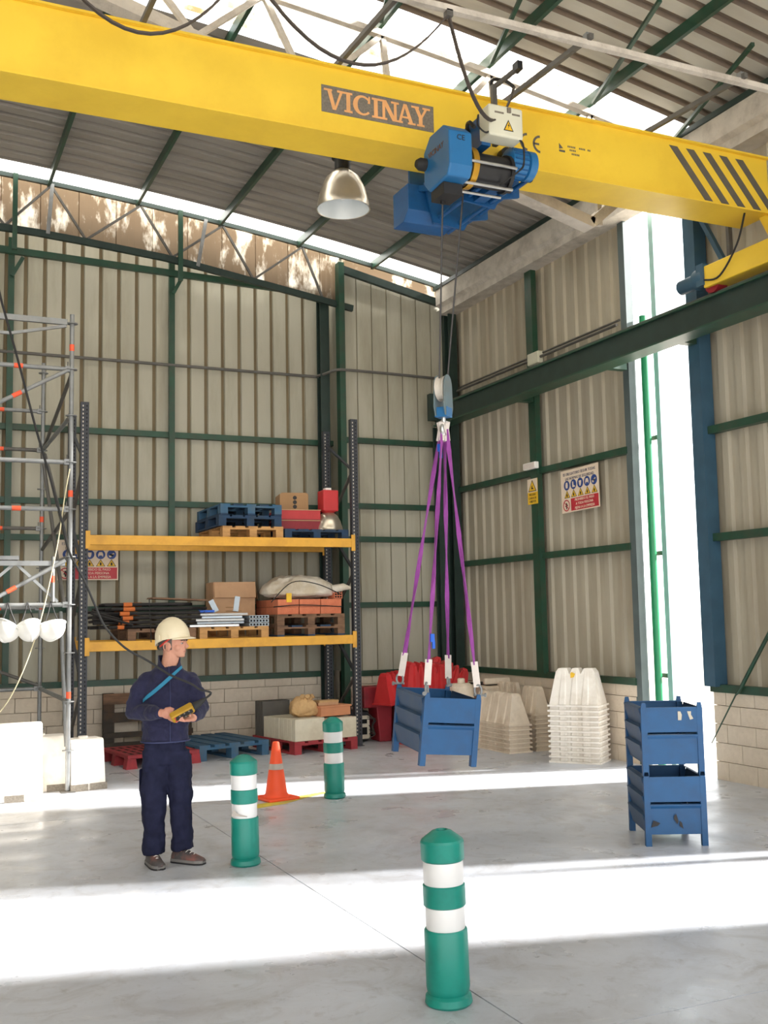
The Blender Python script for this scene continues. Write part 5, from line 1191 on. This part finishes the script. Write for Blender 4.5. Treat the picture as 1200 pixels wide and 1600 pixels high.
# helmet
hm = bpy.data.objects.new('safety_helmet', None); COL.objects.link(hm); hm.parent = pm
hm.matrix_local = Matrix.Translation(hp(-.004, 0, .142)) @ HT @ Matrix.Rotation(R(-5), 4, 'X') @ Matrix.Scale(1.0, 4)
n, k = 32, 10
m = MB(); rings = [[(.104*math.cos(PI/2*j/k)**.8*math.cos(2*PI*i/n), .131*math.cos(PI/2*j/k)**.8*math.sin(2*PI*i/n), .140*math.sin(PI/2*j/k)) for i in range(n)] for j in range(k+1)]
low = [(.107*math.cos(2*PI*i/n), .134*math.sin(2*PI*i/n), -.010-.040*max(0, math.sin(2*PI*i/n))**1.5) for i in range(n)]
m.loft([low]+rings, 0, False); o = m.build('shell', 'helmet_cream', hm, 70); md = o.modifiers.new('s', 'SOLIDIFY'); md.thickness = .004
m = MB(); pk = [(i, R(200+140*i/14)) for i in range(15)]
V = [(.104*math.cos(a), .131*math.sin(a), -.004) for _, a in pk]+[(.112*math.cos(a), (.131+.05*math.sin(PI*i/14))*math.sin(a), -.018) for i, a in pk]
m.add(V, [(i, i+1, 16+i, 15+i) for i in range(14)]); o = m.build('peak', 'helmet_cream', hm, 70); md = o.modifiers.new('s', 'SOLIDIFY'); md.thickness = .005
m = MB(); m.tube([(0, .120*math.cos(R(a)), .141*math.sin(R(a))) for a in range(35, 146, 10)], [.012]*12, 6); m.build('crest', 'helmet_cream', hm, 60)
for s in (-1, 1):
    for y in (-.02, .05):
        m = MB(); m.cbox((s*.106, y, .006), (.006, .012, .035)); m.build('slot', 'helmet_cream', hm)
m = MB(); m.tube([hp(-.095, -.02, .075), hp(-.06, -.075, .085), hp(-.005, -.079, .125), hp(.02, -.077, .145)], .007, 6); label_part(m.build('harness_strap', 'strap_red', pm, 60), 'red helmet harness strap')
m = MB(); ball(m, hp(-.108, 0, .07), (.014, .02, .018), HT); m.build('harness_knob', 'black_plastic', pm, 60)
# fleece jacket
m = MB()
m.loft([ell((cx, cy), a, b, TW, z) for z, a, b, cx, cy in ((.872, .168, .128, -.03, 0), (.885, .172, .132, -.03, 0), (.96, .170, .130, -.03, 0), (1.08, .172, .132, -.028, 0), (1.20, .180, .134, -.025, 0), (1.29, .182, .124, -.022, .005), (1.345, .155, .110, -.020, .01), (1.385, .118, .094, -.015, .012), (1.408, .084, .076, -.010, .012))])
for a, b, c, e in ((SL, EL, WL, .03), (SR, ER, WR, .03)):
    ins = V3((-.03, .005, 1.32)); m.tube([a.lerp(ins, .5)+V3((0, 0, .012)), a+V3((0, 0, -.015)), a.lerp(b, .35), a.lerp(b, .75), b, b.lerp(c, .3), b.lerp(c, .7), c.lerp(b, .04)], [.062, .070, .072, .066, .062, .059, .052, .040], 16)
jk = m.build('fleece_jacket', 'navy_fleece', pm); remesh(jk, .010, 9, .034, .085)
m = MB(); ring = lambda z, r, t: [(NK[0]-.002+(r)*math.cos(R(a))*1.0, NK[1]+r*math.sin(R(a)), z+t*max(0, math.cos(R(a-290)))) for a in range(0, 360, 15)]
m.loft([ring(1.395, .090, -.015), ring(1.44, .081, -.05), ring(1.485, .080, -.10), ring(1.487, .074, -.10), ring(1.43, .069, -.065)], 0, False); m.build('collar', 'navy_fleece', jk, 60)
fz = V3((math.sin(TW), -math.cos(TW), 0))
m = MB(); m.tube([V3((-.03, 0, z))+fz*d for z, d in ((.88, .140), (.97, .137), (1.08, .139), (1.2, .142), (1.30, .131), (1.37, .109), (1.41, .092))], .003, 6); m.build('zip', 'sign_navy_text', jk, 40)
m = MB(); m.tube([(p[0], p[1], .874) for p in ell((-.03, 0), .176, .136, TW, 0, 32)]+[(p[0], p[1], .874) for p in ell((-.03, 0), .176, .136, TW, 0, 32)[:1]], .006, 6); label_part(m.build('hem', 'sign_navy_text', jk, 60), 'grey hem cord')
# trousers
m = MB()
m.loft([ell((-.03, 0), a, b, TW, z) for z, a, b in ((.92, .140, .105), (.86, .146, .112), (.78, .152, .118), (.72, .146, .112))])
m.tube([(-.095, -.02, .80), (-.104, -.03, .65), (-.110, -.035, .48), (-.112, -.02, .28), (-.112, -.015, .14), (-.112, -.02, .075)], [.100, .094, .086, .082, .082, .086], 18)
m.tube([(.045, .02, .80), (.062, .02, .65), (.074, .02, .48), (.080, .04, .28), (.086, .05, .14), (.090, .05, .09)], [.100, .094, .086, .080, .080, .084], 18)
tr_ = m.build('trousers', 'navy_trouser', pm); remesh(tr_, .010, 6, .045, .10)
m = MB(); m.prism([(-.02, .52), (.03, .50), (.035, .68), (-.02, .68)], -.015, .015, lambda u, v, w: (-.200+u*.5, -.02+u+w, v)); m.build('cargo_pocket', 'navy_trouser', tr_, None, .008)
# shoes
def shoe(ax, ay, ang, nm):
    d = V3((math.sin(ang), -math.cos(ang), 0)); s = V3((math.cos(ang), math.sin(ang), 0)); base = V3((ax, ay, 0))
    prof = [(-.085, .030, .075), (-.07, .038, .095), (-.02, .041, .105), (.03, .044, .098), (.08, .048, .075), (.13, .047, .058), (.165, .036, .048), (.182, .018, .035)]
    m = MB(); m.loft([[base+d*t+s*(w*math.cos(R(a)))+V3((0, 0, .022+(h-.022)*max(0, math.sin(R(a)))**.8 if math.sin(R(a)) > 0 else .022)) for a in range(0, 360, 20)] for t, w, h in prof]); o = m.build('shoe', 'shoe_grey', pm, 70)
    m = MB(); m.loft([[base+d*t+s*(x*(w+.005))+V3((0, 0, z)) for x, z in ((-1, .0), (1, .0), (1, .030), (-1, .030))] for t, w, h in prof]); m.build('sole', 'shoe_sole', o)
    m = MB(); m.loft([[base+d*t+s*(x*(w+.006))+V3((0, 0, z)) for x, z in ((-1, .0), (1, .0), (1, .012), (-1, .012))] for t, w, h in prof]); m.build('outsole', 'shoe_dark', o)
    for k in range(4):
        t = .015+k*.026; h = .104-.012*k; m = MB(); m.tube([base+d*t-s*.026+V3((0, 0, h-.012)), base+d*(t+.006)+V3((0, 0, h+.003)), base+d*t+s*.026+V3((0, 0, h-.012))], .0035, 6); m.build('lace', 'lace', o, 40)
shoe(-.112, -.03, R(28), 'l'); shoe(.088, .04, R(66), 'r')
# yellow pendant remote with its strap and long cable
rm = thing('crane_remote', 'yellow pendant control held in both hands, its black cable looping up left', 'remote control', (0, 0, 0))
PM = Matrix.Translation((1.81, 7.73, 0)) @ Matrix.Rotation(R(-24.7), 4, 'Z')
def pw(p): return PM @ V3(p)
def rbox(name, mt, a, b, w, h, off=0, par=None):
    m = MB(); p = RC+rl_*a+rn_*off; q = RC+rl_*b+rn_*off; rings = []
    for c, k in ((p, .85), (p+rl_*.012, 1), (q-rl_*.012, 1), (q, .85)): rings.append([pw(c+rw_*(w/2*k*sx)+rn_*(h/2*k*sy)) for sx, sy in ((-1, -1), (1, -1), (1, 1), (-1, 1))])
    m.loft(rings); return m.build(name, mt, par or rm, None, .008, 3)
bx_ = rbox('casing', 'remote_yellow', -.085, .085, .072, .050)
rbox('keypad', 'black_plastic', -.06, .07, .045, .006, .026, bx_)
for k in range(4):
    c = RC+rl_*(-.06+.035*k)+rn_*.030
    for s in (-1, 1):
        m = MB(); ball(m, pw(c+rw_*(.018*s)), (.006, .006, .006)); m.build('button', 'plate_grey' if k else 'sign_red', bx_, 60)
m = MB(); m.tube([pw(RC+rl_*.09), pw(RC+rl_*.13), pw(RC+rl_*.175+V3((0, 0, .01)))], [.028, .022, .012], 12); m.build('cable_boot', 'black_rubber', rm, 60)
e0 = pw(RC+rl_*.17+V3((0, 0, .008)))
cab = [e0, e0+V3((.04, -.03, .045)), (1.895, 7.215, 1.265), (1.835, 7.205, 1.305), (1.695, 7.246, 1.372), (1.562, 7.297, 1.466), (1.407, 7.326, 1.562), (1.279, 7.337, 1.703), (1.204, 7.323, 1.855), (1.137, 7.306, 2.006), (1.03, 7.3, 2.212), (.978, 7.271, 2.411), (.881, 7.247, 2.749), (.793, 7.223, 3.041), (.685, 7.198, 3.437), (.607, 7.173, 3.703), (.554, 7.146, 3.883), (.50, 7.113, 4.124), (.40, 7.2, 4.8), (.36, 7.4, 5.49)]
m = MB(); m.tube(spline(cab, 5), .0075, 8); label_part(m.build('control_cable', 'black_rubber', rm, 40), 'black cable rising to the crane')
st = [(.105, -.085, 1.405), (.075, -.125, 1.375), (.035, -.155, 1.335), (-.02, -.172, 1.285), (-.08, -.172, 1.235), (-.135, -.158, 1.195), (-.165, -.13, 1.17)]
m = MB(); ribbon(m, [pw(p) for p in spline(st, 4)], .026, .003, [Vector((.3, -.1, 1))]*(4*6+1)); label_part(m.build('neck_strap', 'strap_teal', rm), 'teal shoulder strap')
